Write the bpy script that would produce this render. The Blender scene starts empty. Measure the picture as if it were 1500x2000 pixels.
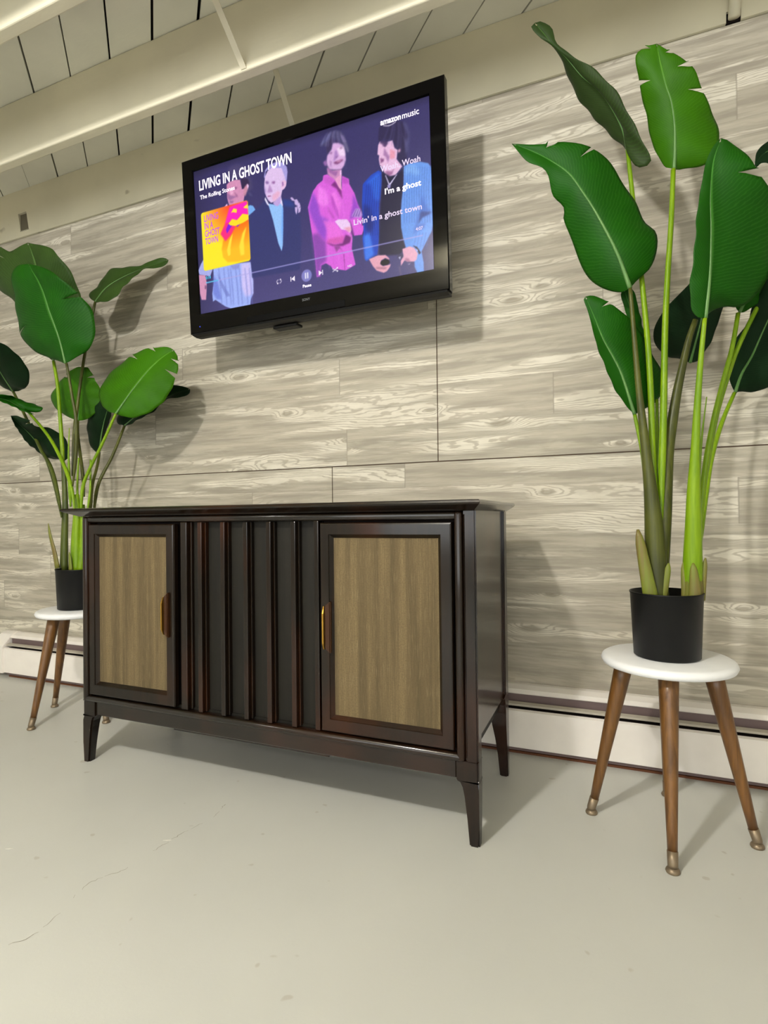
import bpy, bmesh, math, random
import numpy as np
from mathutils import Vector, Matrix

# ------------------------------------------------------------------ camera, world, lights, exposure
C = bpy.data.collections.new('scene'); bpy.context.scene.collection.children.link(C)
scn = bpy.context.scene
EXPO = 0.0
cam_d = bpy.data.cameras.new('camera'); cam = bpy.data.objects.new('camera', cam_d); C.objects.link(cam)
cam_d.sensor_fit = 'HORIZONTAL'; cam_d.sensor_width = 36.0
cam_d.lens = 36.0 * 1078.53 / 1500.0
cam_d.clip_start = 0.02
_yaw, _pit, _rol = 0.3921, 0.0100, -0.0111
_f = Vector((-math.sin(_yaw)*math.cos(_pit), math.cos(_yaw)*math.cos(_pit), math.sin(_pit)))
_r = Vector((math.cos(_yaw), math.sin(_yaw), 0)); _u = _r.cross(_f)
_r2 = _r*math.cos(_rol) + _u*math.sin(_rol); _u2 = _u*math.cos(_rol) - _r*math.sin(_rol)
cam.matrix_world = Matrix(((_r2.x,_u2.x,-_f.x,0.0),(_r2.y,_u2.y,-_f.y,-1.881),(_r2.z,_u2.z,-_f.z,0.7585),(0,0,0,1)))
scn.camera = cam

w = bpy.data.worlds.new('world'); scn.world = w; w.use_nodes = True
w.node_tree.nodes['Background'].inputs[0].default_value = (0.9, 0.95, 1.0, 1)
w.node_tree.nodes['Background'].inputs[1].default_value = 0.3

def lamp(name, loc, power, radius, col=(1.0, 0.95, 0.86)):
    d = bpy.data.lights.new(name, 'POINT'); d.energy = power; d.shadow_soft_size = radius; d.color = col
    o = bpy.data.objects.new(name, d); o.location = loc; C.objects.link(o); return o
def area(name, loc, rot, sx, sy, power, col=(1.0, 0.97, 0.92)):
    d = bpy.data.lights.new(name, 'AREA'); d.shape = 'RECTANGLE'; d.size = sx; d.size_y = sy; d.energy = power; d.color = col
    o = bpy.data.objects.new(name, d); o.location = loc; o.rotation_euler = rot; C.objects.link(o); return o
lamp('ceiling_bulb', (-0.82, -2.28, 2.13), 111, 0.055, (1.0,.98,.955))              # bare bulb under the joists, behind and left of the camera
lamp('far_fill', (1.2, -4.2, 2.08), 38, 0.08, (1.0,.985,.97))  # unseen fill lamp, added to soften the shadows
lamp('far_left_fill', (-3.2, -4.2, 2.08), 34, 0.08, (1.0,.985,.97))  # second added fill, out of view on the left
area('rear_fill_area', (-.6, -5.1, 1.15), (math.radians(90), 0, 0), 3.6, 1.3, 54, (.93,.97,1.0))   # soft fill added behind the camera to lift ceiling and shadows

vs = scn.view_settings; vs.view_transform = 'Standard'; vs.look = 'None'; vs.gamma = 1.0; vs.use_curve_mapping = False; vs.exposure = EXPO

# ------------------------------------------------------------------ helpers
def tag(o, label=None, cat=None, group=None, kind=None):
    if label: o['label'] = label
    if cat: o['category'] = cat
    if group: o['group'] = group
    if kind: o['kind'] = kind
    return o
def empty(name, loc):
    o = bpy.data.objects.new(name, None); o.location = loc; o.empty_display_size = .1; C.objects.link(o); return o
def wloc(o):
    v = Vector((0,0,0))
    while o: v += o.location; o = o.parent
    return v
def build(name, bm, mat, parent=None, smooth=False, local=False, shift=None):
    """bm is in world coordinates unless local; becomes one mesh object"""
    if shift is None: shift = wloc(parent) if (parent and not local) else Vector((0,0,0))
    if not local: bmesh.ops.translate(bm, verts=bm.verts, vec=-shift)
    me = bpy.data.meshes.new(name); bm.to_mesh(me); bm.free()
    if smooth:
        for p in me.polygons: p.use_smooth = True
    me.materials.append(mat)
    o = bpy.data.objects.new(name, me); o.parent = parent; C.objects.link(o); return o
def box(bm, x0, x1, y0, y1, z0, z1, bev=0.0, seg=2):
    v = [bm.verts.new((x, y, z)) for z in (z0, z1) for y in (y0, y1) for x in (x0, x1)]
    fs = [bm.faces.new([v[i] for i in q]) for q in ((0,2,3,1),(4,5,7,6),(0,1,5,4),(1,3,7,5),(3,2,6,7),(2,0,4,6))]
    if bev > 0:
        es = list({e for f in fs for e in f.edges})
        bmesh.ops.bevel(bm, geom=es, offset=bev, segments=seg, profile=.5, affect='EDGES')
def B(*a, **k):
    bm = bmesh.new(); box(bm, *a, **k); return bm
def prism(bm, pts, axis, a0, a1):
    """closed polygon pts (2D) extruded along axis ('x': pts=(y,z), 'y': (x,z), 'z': (x,y))"""
    f = {'x': lambda p,a:(a,p[0],p[1]), 'y': lambda p,a:(p[0],a,p[1]), 'z': lambda p,a:(p[0],p[1],a)}[axis]
    A = [bm.verts.new(f(p,a0)) for p in pts]; D = [bm.verts.new(f(p,a1)) for p in pts]
    n = len(pts)
    fs = [bm.faces.new(A), bm.faces.new(D[::-1])] + [bm.faces.new((A[i],D[i],D[(i+1)%n],A[(i+1)%n])) for i in range(n)]
    bmesh.ops.recalc_face_normals(bm, faces=fs)
def lathe(bm, prof, c, n=40, axis=None, cap=True):
    """prof: (radius, height) list about vertical axis at c; axis: tilt function h->(dx,dy)"""
    rings = []
    for r, h in prof:
        dx, dy = axis(h) if axis else (0,0)
        rings.append([bm.verts.new((c[0]+dx+r*math.cos(2*math.pi*i/n), c[1]+dy+r*math.sin(2*math.pi*i/n), c[2]+h)) for i in range(n)])
    for a, b in zip(rings, rings[1:]):
        for i in range(n): bm.faces.new((a[i], a[(i+1)%n], b[(i+1)%n], b[i]))
    if cap:
        bm.faces.new(rings[0][::-1]); bm.faces.new(rings[-1])
def catmull(P, n):
    P = [Vector(p) for p in P]; m = len(P)
    d = [0.0]
    for a, b in zip(P, P[1:]): d.append(d[-1] + (b-a).length)
    out = []
    for i in range(n+1):
        s = d[-1]*i/n; k = 0
        while k < m-2 and d[k+1] < s: k += 1
        t = (s-d[k])/max(1e-9, d[k+1]-d[k]); t = min(1, max(0, t))
        p0 = P[k-1] if k > 0 else P[k]*2-P[k+1]; p1 = P[k]; p2 = P[k+1]; p3 = P[k+2] if k+2 < m else P[k+1]*2-P[k]
        # limit tangents to the chord so that unevenly spaced points do not loop
        L = (p2-p1).length
        def tg(a, b, c):
            v = (c-a); return v.normalized()*L if v.length > 0 else v
        m1 = tg(p0,p1,p2); m2 = tg(p1,p2,p3); t2 = t*t; t3 = t2*t
        out.append(p1*(2*t3-3*t2+1) + m1*(t3-2*t2+t) + p2*(-2*t3+3*t2) + m2*(t3-t2))
    return out
def tube(bm, P, radii, n=8, squash=1.0):
    rings = []; prev = None
    for i, p in enumerate(P):
        t = (P[min(i+1, len(P)-1)] - P[max(i-1, 0)]).normalized()
        if prev is None:
            a = Vector((1,0,0)) - t*t.x; prev = a.normalized()
        a = (prev - t*prev.dot(t)).normalized(); prev = a; b = t.cross(a)
        r = radii[i]
        rings.append([bm.verts.new(p + a*r*math.cos(2*math.pi*k/n) + b*r*squash*math.sin(2*math.pi*k/n)) for k in range(n)])
    for u, v in zip(rings, rings[1:]):
        for k in range(n): bm.faces.new((u[k], u[(k+1)%n], v[(k+1)%n], v[k]))
    bm.faces.new(rings[0][::-1]); bm.faces.new(rings[-1])

# ------------------------------------------------------------------ node helpers
def s2l(c):
    return tuple((x/255/12.92 if x/255 <= .04045 else ((x/255+.055)/1.055)**2.4) for x in c)
class NT:
    def __init__(s, name):
        s.m = bpy.data.materials.new(name); s.m.use_nodes = True; s.t = s.m.node_tree
        s.b = s.t.nodes['Principled BSDF']
    def n(s, typ, **k):
        x = s.t.nodes.new(typ)
        for a, v in k.items(): setattr(x, a, v)
        return x
    def put(s, sock, v):
        if hasattr(v, 'is_linked') or isinstance(v, bpy.types.NodeSocket): s.t.links.new(v, sock)
        else: sock.default_value = v
    def M(s, op, a, b=0.0, c=0.0):
        x = s.n('ShaderNodeMath', operation=op); s.put(x.inputs[0], a); s.put(x.inputs[1], b); s.put(x.inputs[2], c); return x.outputs[0]
    def xyz(s, x, y, z):
        q = s.n('ShaderNodeCombineXYZ'); s.put(q.inputs[0], x); s.put(q.inputs[1], y); s.put(q.inputs[2], z); return q.outputs[0]
    def pos(s):
        g = s.n('ShaderNodeTexCoord'); q = s.n('ShaderNodeSeparateXYZ'); s.t.links.new(g.outputs['Object'], q.inputs[0]); return q.outputs
    def noise(s, vec, scale=1.0, detail=3.0, rough=.5, dist=0.0):
        x = s.n('ShaderNodeTexNoise'); s.put(x.inputs['Vector'], vec); x.inputs['Scale'].default_value = scale
        x.inputs['Detail'].default_value = detail; x.inputs['Roughness'].default_value = rough; x.inputs['Distortion'].default_value = dist
        return x.outputs[0]
    def rnd(s, v):
        x = s.n('ShaderNodeTexWhiteNoise', noise_dimensions='1D'); s.put(x.inputs['W'], v); return x.outputs[0]
    def mix(s, f, a, b):
        x = s.n('ShaderNodeMix', data_type='RGBA'); s.put(x.inputs[0], f)
        s.put(x.inputs[6], a if not isinstance(a, tuple) else (*a[:3], 1)); s.put(x.inputs[7], b if not isinstance(b, tuple) else (*b[:3], 1)); return x.outputs[2]
    def smooth(s, v, a, b):
        x = s.n('ShaderNodeMapRange', interpolation_type='SMOOTHSTEP'); s.put(x.inputs[0], v); x.inputs[1].default_value = a; x.inputs[2].default_value = b
        return x.outputs[0]
    def bump(s, h, strength=.2, dist=.001):
        x = s.n('ShaderNodeBump'); s.put(x.inputs['Height'], h); x.inputs['Strength'].default_value = strength; x.inputs['Distance'].default_value = dist
        s.t.links.new(x.outputs[0], s.b.inputs['Normal'])
    def fin(s, col=None, rough=.5, spec=.5, metal=0.0, coat=0.0, coatr=.1):
        if col is not None: s.put(s.b.inputs['Base Color'], (*col[:3], 1) if isinstance(col, tuple) else col)
        s.put(s.b.inputs['Roughness'], rough); s.b.inputs['Specular IOR Level'].default_value = spec
        s.b.inputs['Metallic'].default_value = metal; s.b.inputs['Coat Weight'].default_value = coat; s.b.inputs['Coat Roughness'].default_value = coatr
        return s.m

def m_panel():
    N = NT('printed_whitewashed_board'); x, y, z = N.pos()
    up = N.M('GREATER_THAN', z, .955)
    zz = N.M('SUBTRACT', z, N.M('ADD', N.M('MULTIPLY', up, .5), .457)) # rows start at .457 below the seam and .957 above
    rh = .1362
    row = N.M('FLOOR', N.M('DIVIDE', zz, rh)); zr = N.M('SUBTRACT', zz, N.M('MULTIPLY', row, rh))
    rid = N.M('ADD', row, N.M('MULTIPLY', up, 17.0)); h1 = N.rnd(rid)
    xo = N.M('ADD', x, N.M('MULTIPLY', h1, 7.3)); cell = N.M('DIVIDE', xo, 1.7); ci = N.M('FLOOR', cell); xr = N.M('SUBTRACT', cell, ci)
    pid = N.M('ADD', N.M('MULTIPLY', ci, 3.17), N.M('MULTIPLY', rid, 11.3)); h2 = N.rnd(pid)
    px = N.M('ADD', x, N.M('MULTIPLY', h2, 31.0)); pz = N.M('ADD', zz, N.M('MULTIPLY', h2, 5.0))
    # knots
    vo = N.n('ShaderNodeTexVoronoi', feature='F1', voronoi_dimensions='2D'); vo.inputs['Randomness'].default_value = .8; vo.inputs['Scale'].default_value = 1.0
    warp = N.M('MULTIPLY', N.M('SUBTRACT', N.noise(N.xyz(N.M('MULTIPLY', px, 9.0), N.M('MULTIPLY', pz, 18.0), 0.0), 1.0, 2.0), .5), .10)
    N.put(vo.inputs['Vector'], N.xyz(N.M('ADD', N.M('MULTIPLY', px, 2.0), N.M('MULTIPLY', warp, .5)), N.M('ADD', N.M('MULTIPLY', pz, 6.6), warp), 0.0)); d = vo.outputs['Distance']
    sp = N.n('ShaderNodeSeparateColor'); N.t.links.new(vo.outputs['Color'], sp.inputs[0]); on = N.M('GREATER_THAN', sp.outputs[0], .52)
    d = N.M('ADD', d, N.M('MULTIPLY', N.M('SUBTRACT', 1.0, on), 2.0)); d = N.M('DIVIDE', d, N.M('ADD', N.M('MULTIPLY', sp.outputs[1], .5), .55))
    knot = N.M('POWER', 2.718, N.M('MULTIPLY', N.M('MULTIPLY', d, d), -34.0))
    # contour field
    low = N.noise(N.xyz(N.M('MULTIPLY', px, 1.5), N.M('MULTIPLY', pz, 10.0), 3.0), 1.0, 2.0, .45)
    fine = N.noise(N.xyz(N.M('MULTIPLY', px, 16.0), N.M('MULTIPLY', pz, 70.0), 7.0), 1.0, 2.0, .5)
    F = N.M('ADD', N.M('ADD', N.M('MULTIPLY', pz, 82.0), N.M('MULTIPLY', low, 17.0)), N.M('ADD', N.M('MULTIPLY', knot, 4.0), N.M('MULTIPLY', fine, 1.6)))
    ln = N.M('ADD', N.M('MULTIPLY', N.M('SINE', N.M('MULTIPLY', F, 6.283)), .5), .5)
    line = N.smooth(ln, .55, .98)
    zn = N.noise(N.xyz(N.M('MULTIPLY', px, 1.3), N.M('MULTIPLY', pz, 16.0), 11.0), 1.0, 4.0, .52)
    zone = N.smooth(N.M('ADD', zn, N.M('MULTIPLY', knot, .16)), .50, .59)
    streak = N.noise(N.xyz(N.M('MULTIPLY', px, 2.6), N.M('MULTIPLY', pz, 38.0), 5.0), 1.0, 5.0, .6)
    blot = N.noise(N.xyz(N.M('MULTIPLY', px, 5.0), N.M('MULTIPLY', pz, 26.0), 9.0), 1.0, 5.0, .62)
    grey = N.mix(N.smooth(streak, .36, .64), s2l((158,151,136)), s2l((186,179,162)))
    grey = N.mix(N.M('MULTIPLY', N.smooth(blot, .5, .7), .5), grey, s2l((199,193,175)))
    cream = N.mix(N.smooth(blot, .3, .7), s2l((206,200,183)), s2l((226,220,204)))
    cream = N.mix(N.M('MULTIPLY', line, .62), cream, s2l((158,149,131)))
    grey = N.mix(N.M('MULTIPLY', line, .14), grey, s2l((150,142,124)))
    col = N.mix(zone, grey, cream)
    col = N.mix(N.M('MULTIPLY', N.smooth(d, .11, .04), .75), col, s2l((146,137,119)))
    col = N.mix(N.M('MULTIPLY', h2, .10), col, s2l((186,172,158)))
    # printed plank joints
    jx = N.M('MULTIPLY', N.M('MINIMUM', xr, N.M('SUBTRACT', 1.0, xr)), 1.7); jz = N.M('MINIMUM', zr, N.M('SUBTRACT', rh, zr))
    j = N.M('MAXIMUM', N.smooth(jx, .0028, .0012), N.M('MULTIPLY', N.smooth(jz, .0022, .0006), .35))
    col = N.mix(N.M('MULTIPLY', j, .6), col, s2l((150,142,128)))
    N.bump(N.M('SUBTRACT', N.M('MULTIPLY', streak, .3), N.M('ADD', j, N.M('MULTIPLY', N.M('MULTIPLY', line, zone), .4))), .35, .0006)
    return N.fin(col, .55, .3)
def m_floor():
    N = NT('painted_concrete'); x, y, z = N.pos()
    n1 = N.noise(N.xyz(x, y, 0.0), 1.3, 3.0, .5); n2 = N.noise(N.xyz(x, y, 4.0), 160.0, 2.0, .6); n3 = N.noise(N.xyz(x, y, 8.0), 7.0, 3.0)
    col = N.mix(N.smooth(n1, .3, .7), s2l((197,197,190)), s2l((205,205,198)))
    col = N.mix(N.M('MULTIPLY', N.smooth(N.noise(N.xyz(x, y, 2.0), 26.0, 1.0), .73, .78), .5), col, s2l((170,163,148)))
    N.bump(N.M('ADD', N.M('MULTIPLY', n2, .3), n3), .25, .002)
    return N.fin(col, N.M('ADD', N.M('MULTIPLY', n3, .12), .30), .38)
def m_paint(name, rgb, spots=True, rough=.45):
    N = NT(name); x, y, z = N.pos()
    n = N.noise(N.xyz(N.M('MULTIPLY', x, 3.0), N.M('MULTIPLY', y, 3.0), N.M('MULTIPLY', z, 3.0)), 1.0, 3.0)
    r = s2l(rgb); col = N.mix(N.smooth(n, .3, .7), tuple(v*.93 for v in r), tuple(min(1, v*1.05) for v in r))
    if spots:
        k = N.noise(N.xyz(N.M('MULTIPLY', x, 9.0), N.M('MULTIPLY', y, 16.0), N.M('MULTIPLY', z, 14.0)), 1.0, 2.0, .4)
        col = N.mix(N.M('MULTIPLY', N.smooth(k, .74, .80), .6), col, s2l((150,140,112)))
    N.bump(N.noise(N.xyz(N.M('MULTIPLY', x, 20.0), N.M('MULTIPLY', y, 60.0), N.M('MULTIPLY', z, 60.0)), 1.0, 4.0), .25, .002)
    return N.fin(col, rough, .4)
def m_wood(name, c0, c1, axis='z', rough=.3, coat=.3, red=None, spec=.5, fs=1.0):
    N = NT(name); p = dict(zip('xyz', N.pos()))
    sc = {a: (3.0 if a == axis else 55.0)*fs for a in 'xyz'}
    v = N.xyz(N.M('MULTIPLY', p['x'], sc['x']), N.M('MULTIPLY', p['y'], sc['y']), N.M('MULTIPLY', p['z'], sc['z']))
    g = N.noise(v, 1.0, 4.0, .6, .6)
    col = N.mix(N.smooth(g, .3, .72), s2l(c0), s2l(c1))
    if red:
        q = N.noise(N.xyz(N.M('MULTIPLY', p['x'], 5.0), N.M('MULTIPLY', p['y'], 5.0), N.M('MULTIPLY', p['z'], 2.5)), 1.0, 2.0)
        col = N.mix(N.smooth(q, .45, .75), col, s2l(red))
    N.bump(g, .08, .001)
    return N.fin(col, rough, spec, 0.0, coat, .13)
def m_cloth():
    N = NT('speaker_grille_cloth'); x, y, z = N.pos()
    a = N.noise(N.xyz(N.M('MULTIPLY', x, 42.0), 0.0, N.M('MULTIPLY', z, 1.2)), 1.0, 3.0, .6)
    b = N.noise(N.xyz(N.M('MULTIPLY', x, 260.0), 0.0, N.M('MULTIPLY', z, 260.0)), 1.0, 2.0, .7)
    c = N.noise(N.xyz(N.M('MULTIPLY', x, 420.0), 0.0, N.M('MULTIPLY', z, 22.0)), 1.0, 2.0, .6)
    col = N.mix(N.smooth(a, .3, .7), s2l((88,76,54)), s2l((117,101,72)))
    col = N.mix(N.M('MULTIPLY', N.smooth(b, .35, .75), .5), col, s2l((82,70,50)))
    col = N.mix(N.M('MULTIPLY', N.smooth(c, .5, .8), .35), col, s2l((150,134,102)))
    N.bump(N.M('ADD', b, c), .4, .0015)
    return N.fin(col, .85, .2)
def m_leaf(name, top, under, vein):
    N = NT(name); uv = N.n('ShaderNodeUVMap'); q = N.n('ShaderNodeSeparateXYZ'); N.t.links.new(uv.outputs[0], q.inputs[0])
    u, v = q.outputs[0], q.outputs[1]
    au = N.M('ABSOLUTE', N.M('SUBTRACT', N.M('MULTIPLY', u, 2.0), 1.0))
    ph = N.M('SUBTRACT', v, N.M('MULTIPLY', au, .20))
    wv = N.M('SINE', N.M('ADD', N.M('MULTIPLY', ph, 330.0), N.M('MULTIPLY', N.noise(N.xyz(au, N.M('MULTIPLY', v, 9.0), 0.0), 3.0, 2.0), 9.0)))
    x, y, z = N.pos()
    n = N.noise(N.xyz(x, y, z), 9.0, 3.0)
    g = N.n('ShaderNodeNewGeometry')
    col = N.mix(N.smooth(n, .3, .7), tuple(c*.85 for c in s2l(top)), tuple(c*1.12 for c in s2l(top)))
    col = N.mix(N.M('MULTIPLY', N.smooth(wv, .2, 1.0), .13), col, s2l(vein))
    col = N.mix(N.smooth(au, .05, .0), col, s2l(vein))
    col = N.mix(N.M('MULTIPLY', N.smooth(au, .97, 1.0), .4), col, s2l(under))
    N.bump(wv, .05, .0008)
    return N.fin(col, .52, .14)
def m_plain(name, rgb, rough=.4, spec=.5, metal=0.0, coat=0.0):
    N = NT(name); x, y, z = N.pos(); n = N.noise(N.xyz(x, y, z), 14.0, 3.0); r = s2l(rgb)
    return N.fin(N.mix(n, tuple(c*.92 for c in r), tuple(min(1, c*1.08) for c in r)), rough, spec, metal, coat)
def m_stem(name, c0, c1):
    N = NT(name); x, y, z = N.pos()
    a = N.noise(N.xyz(N.M('MULTIPLY', x, 260.0), N.M('MULTIPLY', y, 260.0), N.M('MULTIPLY', z, 3.0)), 1.0, 2.0)
    b = N.noise(N.xyz(N.M('MULTIPLY', x, 8.0), N.M('MULTIPLY', y, 8.0), N.M('MULTIPLY', z, 7.0)), 1.0, 2.0)
    return N.fin(N.mix(N.smooth(N.M('ADD', N.M('MULTIPLY', a, .4), N.M('MULTIPLY', b, .6)), .35, .65), s2l(c0), s2l(c1)), .42, .35)
def m_emit(name, rgb, k=1.0):
    N = NT(name); N.b.inputs['Emission Color'].default_value = (*s2l(rgb), 1); N.b.inputs['Emission Strength'].default_value = k*2**(-EXPO)
    return N.fin((0.01,0.01,0.01), .5, .2)

M_PANEL = m_panel(); M_FLOOR = m_floor()
M_WHITE = m_paint('old_cream_paint', (230,223,198)); M_PLANK = m_paint('cream_plank_paint', (240,238,224))
M_DARK = m_plain('dark_gap', (26,18,16), .8, .2)
M_SEAM = m_plain('brown_backing', (112,88,74), .8, .2)
M_WALL = m_plain('plain_wall', (206,205,200), .7, .3)
M_CONSOLE = m_wood('dark_walnut_lacquer', (17,11,5), (28,17,8), 'z', .30, .6, (52,24,8), .12)
M_CONSOLE_X = m_wood('dark_walnut_lacquer_long', (17,11,5), (27,17,8), 'x', .30, .9, (42,21,9), .12)
M_RECESS = m_wood('dark_stained_recess', (24,22,18), (31,28,22), 'z', .55, .0, None, .25)
M_CLOTH = m_cloth()
M_BRASS = m_plain('aged_brass', (168,128,52), .32, .5, .9)
M_FLANK = m_plain('brass_in_shade', (62,34,12), .35, .5, .3)  # shaded side of the brass pull, given as a dark brown
M_LEGWOOD = m_wood('walnut_leg', (86,56,24), (124,84,38), 'z', .38, .15, (100,64,28), .5, 1.6)
M_FERRULE = m_plain('worn_nickel', (132,116,94), .42, .5, .5)
M_STOOL = m_plain('white_melamine', (242,242,242), .35, .5)
M_POT = m_plain('black_plastic_pot', (13,13,13), .42, .25)
M_SOIL = m_plain('dark_soil', (34,26,20), .95, .1)
M_HEAT = m_plain('white_enamel', (248,240,232), .35, .5)
M_HEATM = m_plain('grey_enamel', (188,180,164), .4, .5)
M_GREY = m_plain('mauve_gap_shade', (112,94,92), .5, .4)  # shade inside the heater gaps, put into a mauve colour
M_BROWN = m_plain('brown_floor_strip', (98,58,34), .6, .3)
M_TVB = m_plain('gloss_black_plastic', (6,6,7), .08, .22)
M_TVM = m_plain('matt_black_plastic', (7,6,6), .5, .3)
LEAF = {'green': m_leaf('leaf_deep_green', (18,74,0), (42,92,14), (66,124,44)),
        'bright': m_leaf('leaf_bright_green', (48,98,0), (78,122,18), (86,138,40)),
        'olive': m_leaf('leaf_olive_green', (50,74,28), (66,86,40), (84,116,60)),
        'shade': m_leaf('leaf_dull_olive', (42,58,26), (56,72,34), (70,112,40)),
        'dark': m_leaf('leaf_shaded_green', (12,36,14), (36,50,28), (38,62,34))}  # leaves turned from the light: their shade is put into this green
STEM = {'lime': m_stem('stalk_lime_green', (102,138,4), (128,160,14)), 'brown': m_stem('stalk_brown_green', (58,62,26), (84,88,30)),
        'olive': m_stem('stem_olive_green', (56,66,24), (84,94,30)), 'sheath': m_stem('sheath_tan_green', (112,124,40), (116,100,54))}
M_RIB = m_stem('midrib_pale_green', (80,122,62), (98,138,76))

# ------------------------------------------------------------------ room shell
XL, XR, YF = -4.3, 2.3, -5.2      # left wall, right wall, wall behind the camera
floor = tag(build('floor', B(XL, XR, YF, 0.02, -.06, 0), M_FLOOR), kind='structure')
# hairline crack in the painted concrete, laid on as thin grey strips
M_CRACK = m_plain('crack_grey', (142,136,122), .8, .2); M_CHIP = m_plain('paint_chip', (226,224,214), .6, .3)
random.seed(4)
crk = [(-1.014,-1.224),(-1.004,-1.21),(-.992,-1.192),(-.999,-1.136),(-1.023,-1.05),(-1.012,-1.02),(-.991,-.987),(-.979,-.882),(-.968,-.81),(-.952,-.754),(-.964,-.679)]
bm = bmesh.new()
P = catmull([(a, b, .0004) for a, b in crk], 90)
P = [p + Vector((random.uniform(-.0025,.0025), random.uniform(-.002,.002), 0)) for p in P]
for i in range(90):
    q = abs(math.sin(i*.37)*math.sin(i*.11+1))
    if q < .28: continue
    a, b = P[i], P[i+1]; wd = .0012*q + .0002
    nrm = Vector((-(b-a).y, (b-a).x, 0)).normalized()*wd*.5
    bm.faces.new([bm.verts.new(v) for v in (a-nrm, b-nrm, b+nrm, a+nrm)])
build('crack', bm, M_CRACK, floor)
for (a, b, l) in ((-1.303,-1.026,.016), (-.985,-.865,.018)):
    bm = bmesh.new(); prism(bm, [(a-l*.5,b-.004),(a,b-.002),(a+l*.5,b+.004),(a,b+.0015)], 'z', .0, .0006); build('paint_chip', bm, M_CHIP, floor)

wall_back = tag(build('wall_back', B(XL, XR, .006, .10, 0, 2.5), M_SEAM), kind='structure')
ZS, ZT, G = .955, 2.196, .0016
for a, b in ((XL, -3.008), (-3.008, -.568), (-.568, 1.872), (1.872, XR)):
    build('wall_panel', B(a+G, b-G, 0, .006, ZS+G, ZT, .0008, 1), M_PANEL, wall_back)
for a, b in ((XL, -3.431), (-3.431, -.991), (-.991, 1.449), (1.449, XR)):
    build('wall_panel', B(a+G, b-G, 0, .006, .012, ZS-G, .0008, 1), M_PANEL, wall_back)
tag(build('wall_left', B(XL-.1, XL, YF, .02, 0, 2.5), M_WALL), kind='structure')
tag(build('wall_right', B(XR, XR+.1, YF, .02, 0, 2.5), M_WALL), kind='structure')
tag(build('wall_front', B(XL-.1, XR+.1, YF-.1, YF, 0, 2.5), M_WALL), kind='structure')

# ceiling: dark deck, diagonal boards under it, joists, ledger, cross bridging
ZC, ZJ = 2.41, 2.18
ceiling = tag(build('ceiling', B(XL-.1, XR+.1, YF-.1, .10, ZC+.022, ZC+.06), M_DARK), kind='structure')
def clip(poly, f):
    out = []
    for i in range(len(poly)):
        a, b = poly[i], poly[(i+1) % len(poly)]; fa, fb = f(a), f(b)
        if fa >= 0: out.append(a)
        if fa*fb < 0: t = fa/(fa-fb); out.append((a[0]+(b[0]-a[0])*t, a[1]+(b[1]-a[1])*t))
    return out
S2 = math.sqrt(.5)
gaps = {0:.0035, 1:.0012, 2:.0050, 3:.0036, 4:.0048, 5:.0062, 6:.0072, 7:.0044, 8:.0030, 9:.0046, 10:.0036, 11:.0034, 12:.0034, 13:.0050}
random.seed(7)
for n in range(-34, 27):
    c0 = -2.031 + .1405*n; c1 = c0 + .1405
    g0 = gaps.get(n, .004)/2*1.3; g1 = gaps.get(n+1, .004)/2*1.3
    c0 += g0; c1 -= g1
    e = 12.0
    poly = [((c0+s)*S2, (c0-s)*S2) for s in (-e, e)] + [((c1+s)*S2, (c1-s)*S2) for s in (e, -e)]
    for f in (lambda p: p[0]-XL, lambda p: XR-p[0], lambda p: p[1]-YF, lambda p: .0-p[1]): poly = clip(poly, f)
    if len(poly) < 3: continue
    dz = random.uniform(-.001, .001)
    bm = bmesh.new(); prism(bm, poly, 'z', ZC+dz, ZC+.02); build('ceiling_board', bm, M_PLANK, ceiling)
k = 0
for y in [-.44 - .398*i for i in range(0, 12)]:
    if y < YF+.05: break
    bm = B(XL, XR, y-.002, y+.038, ZJ, ZC-.001, .006, 3)
    build('joist', bm, M_WHITE, ceiling)
# ledger on the wall, with a pocket at the left and a pipe notch at the right
zl = 2.198
def yl(z): return -.040 + .032*(ZC-z)/(ZC-zl)          # the board leans slightly: its foot is flush with the panels
bm = bmesh.new()
for (a, b, c, d) in ((XL, -2.742, zl, ZC), (-2.742, -2.682, 2.306, ZC), (-2.742, -2.682, zl, 2.226), (-2.682, .3285, zl, ZC), (.3285, .3655, 2.226, ZC), (.3655, XR, zl, ZC)):
    prism(bm, [(yl(c),c),(yl(d),d-.001),(.006,d-.001),(.006,c)], 'x', a, b)
build('ledger_board', bm, M_WHITE, ceiling)
build('pocket_back', B(-2.745, -2.68, -.012, .004, 2.222, 2.31), m_plain('pocket_grey', (120,114,98), .9, .1), ceiling)  # back of the pocket in a plain dull grey
build('pipe_notch', B(.328, .366, -.004, .004, zl, 2.228), M_DARK, ceiling)
bm = bmesh.new(); P = [Vector((.347,-.018,zl+.002)), Vector((.349,-.030,2.27)), Vector((.352,-.060,ZC-.002))]
tube(bm, P, [.0155]*3, 14); build('pipe', bm, M_WHITE, ceiling, True)
def strap(a, b, wd=.020, th=.003):
    a, b = Vector(a), Vector(b); t = (b-a).normalized(); s = Vector((1,0,0)); n = t.cross(s).normalized(); bm = bmesh.new()
    vs_ = [bm.verts.new(p + s*u*wd/2 + n*v*th/2) for p in (a, b) for u in (-1,1) for v in (-1,1)]
    for q in ((0,1,3,2),(4,6,7,5),(0,4,5,1),(1,5,7,3),(3,7,6,2),(2,6,4,0)): bm.faces.new([vs_[i] for i in q])
    bmesh.ops.recalc_face_normals(bm, faces=bm.faces); return bm
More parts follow.
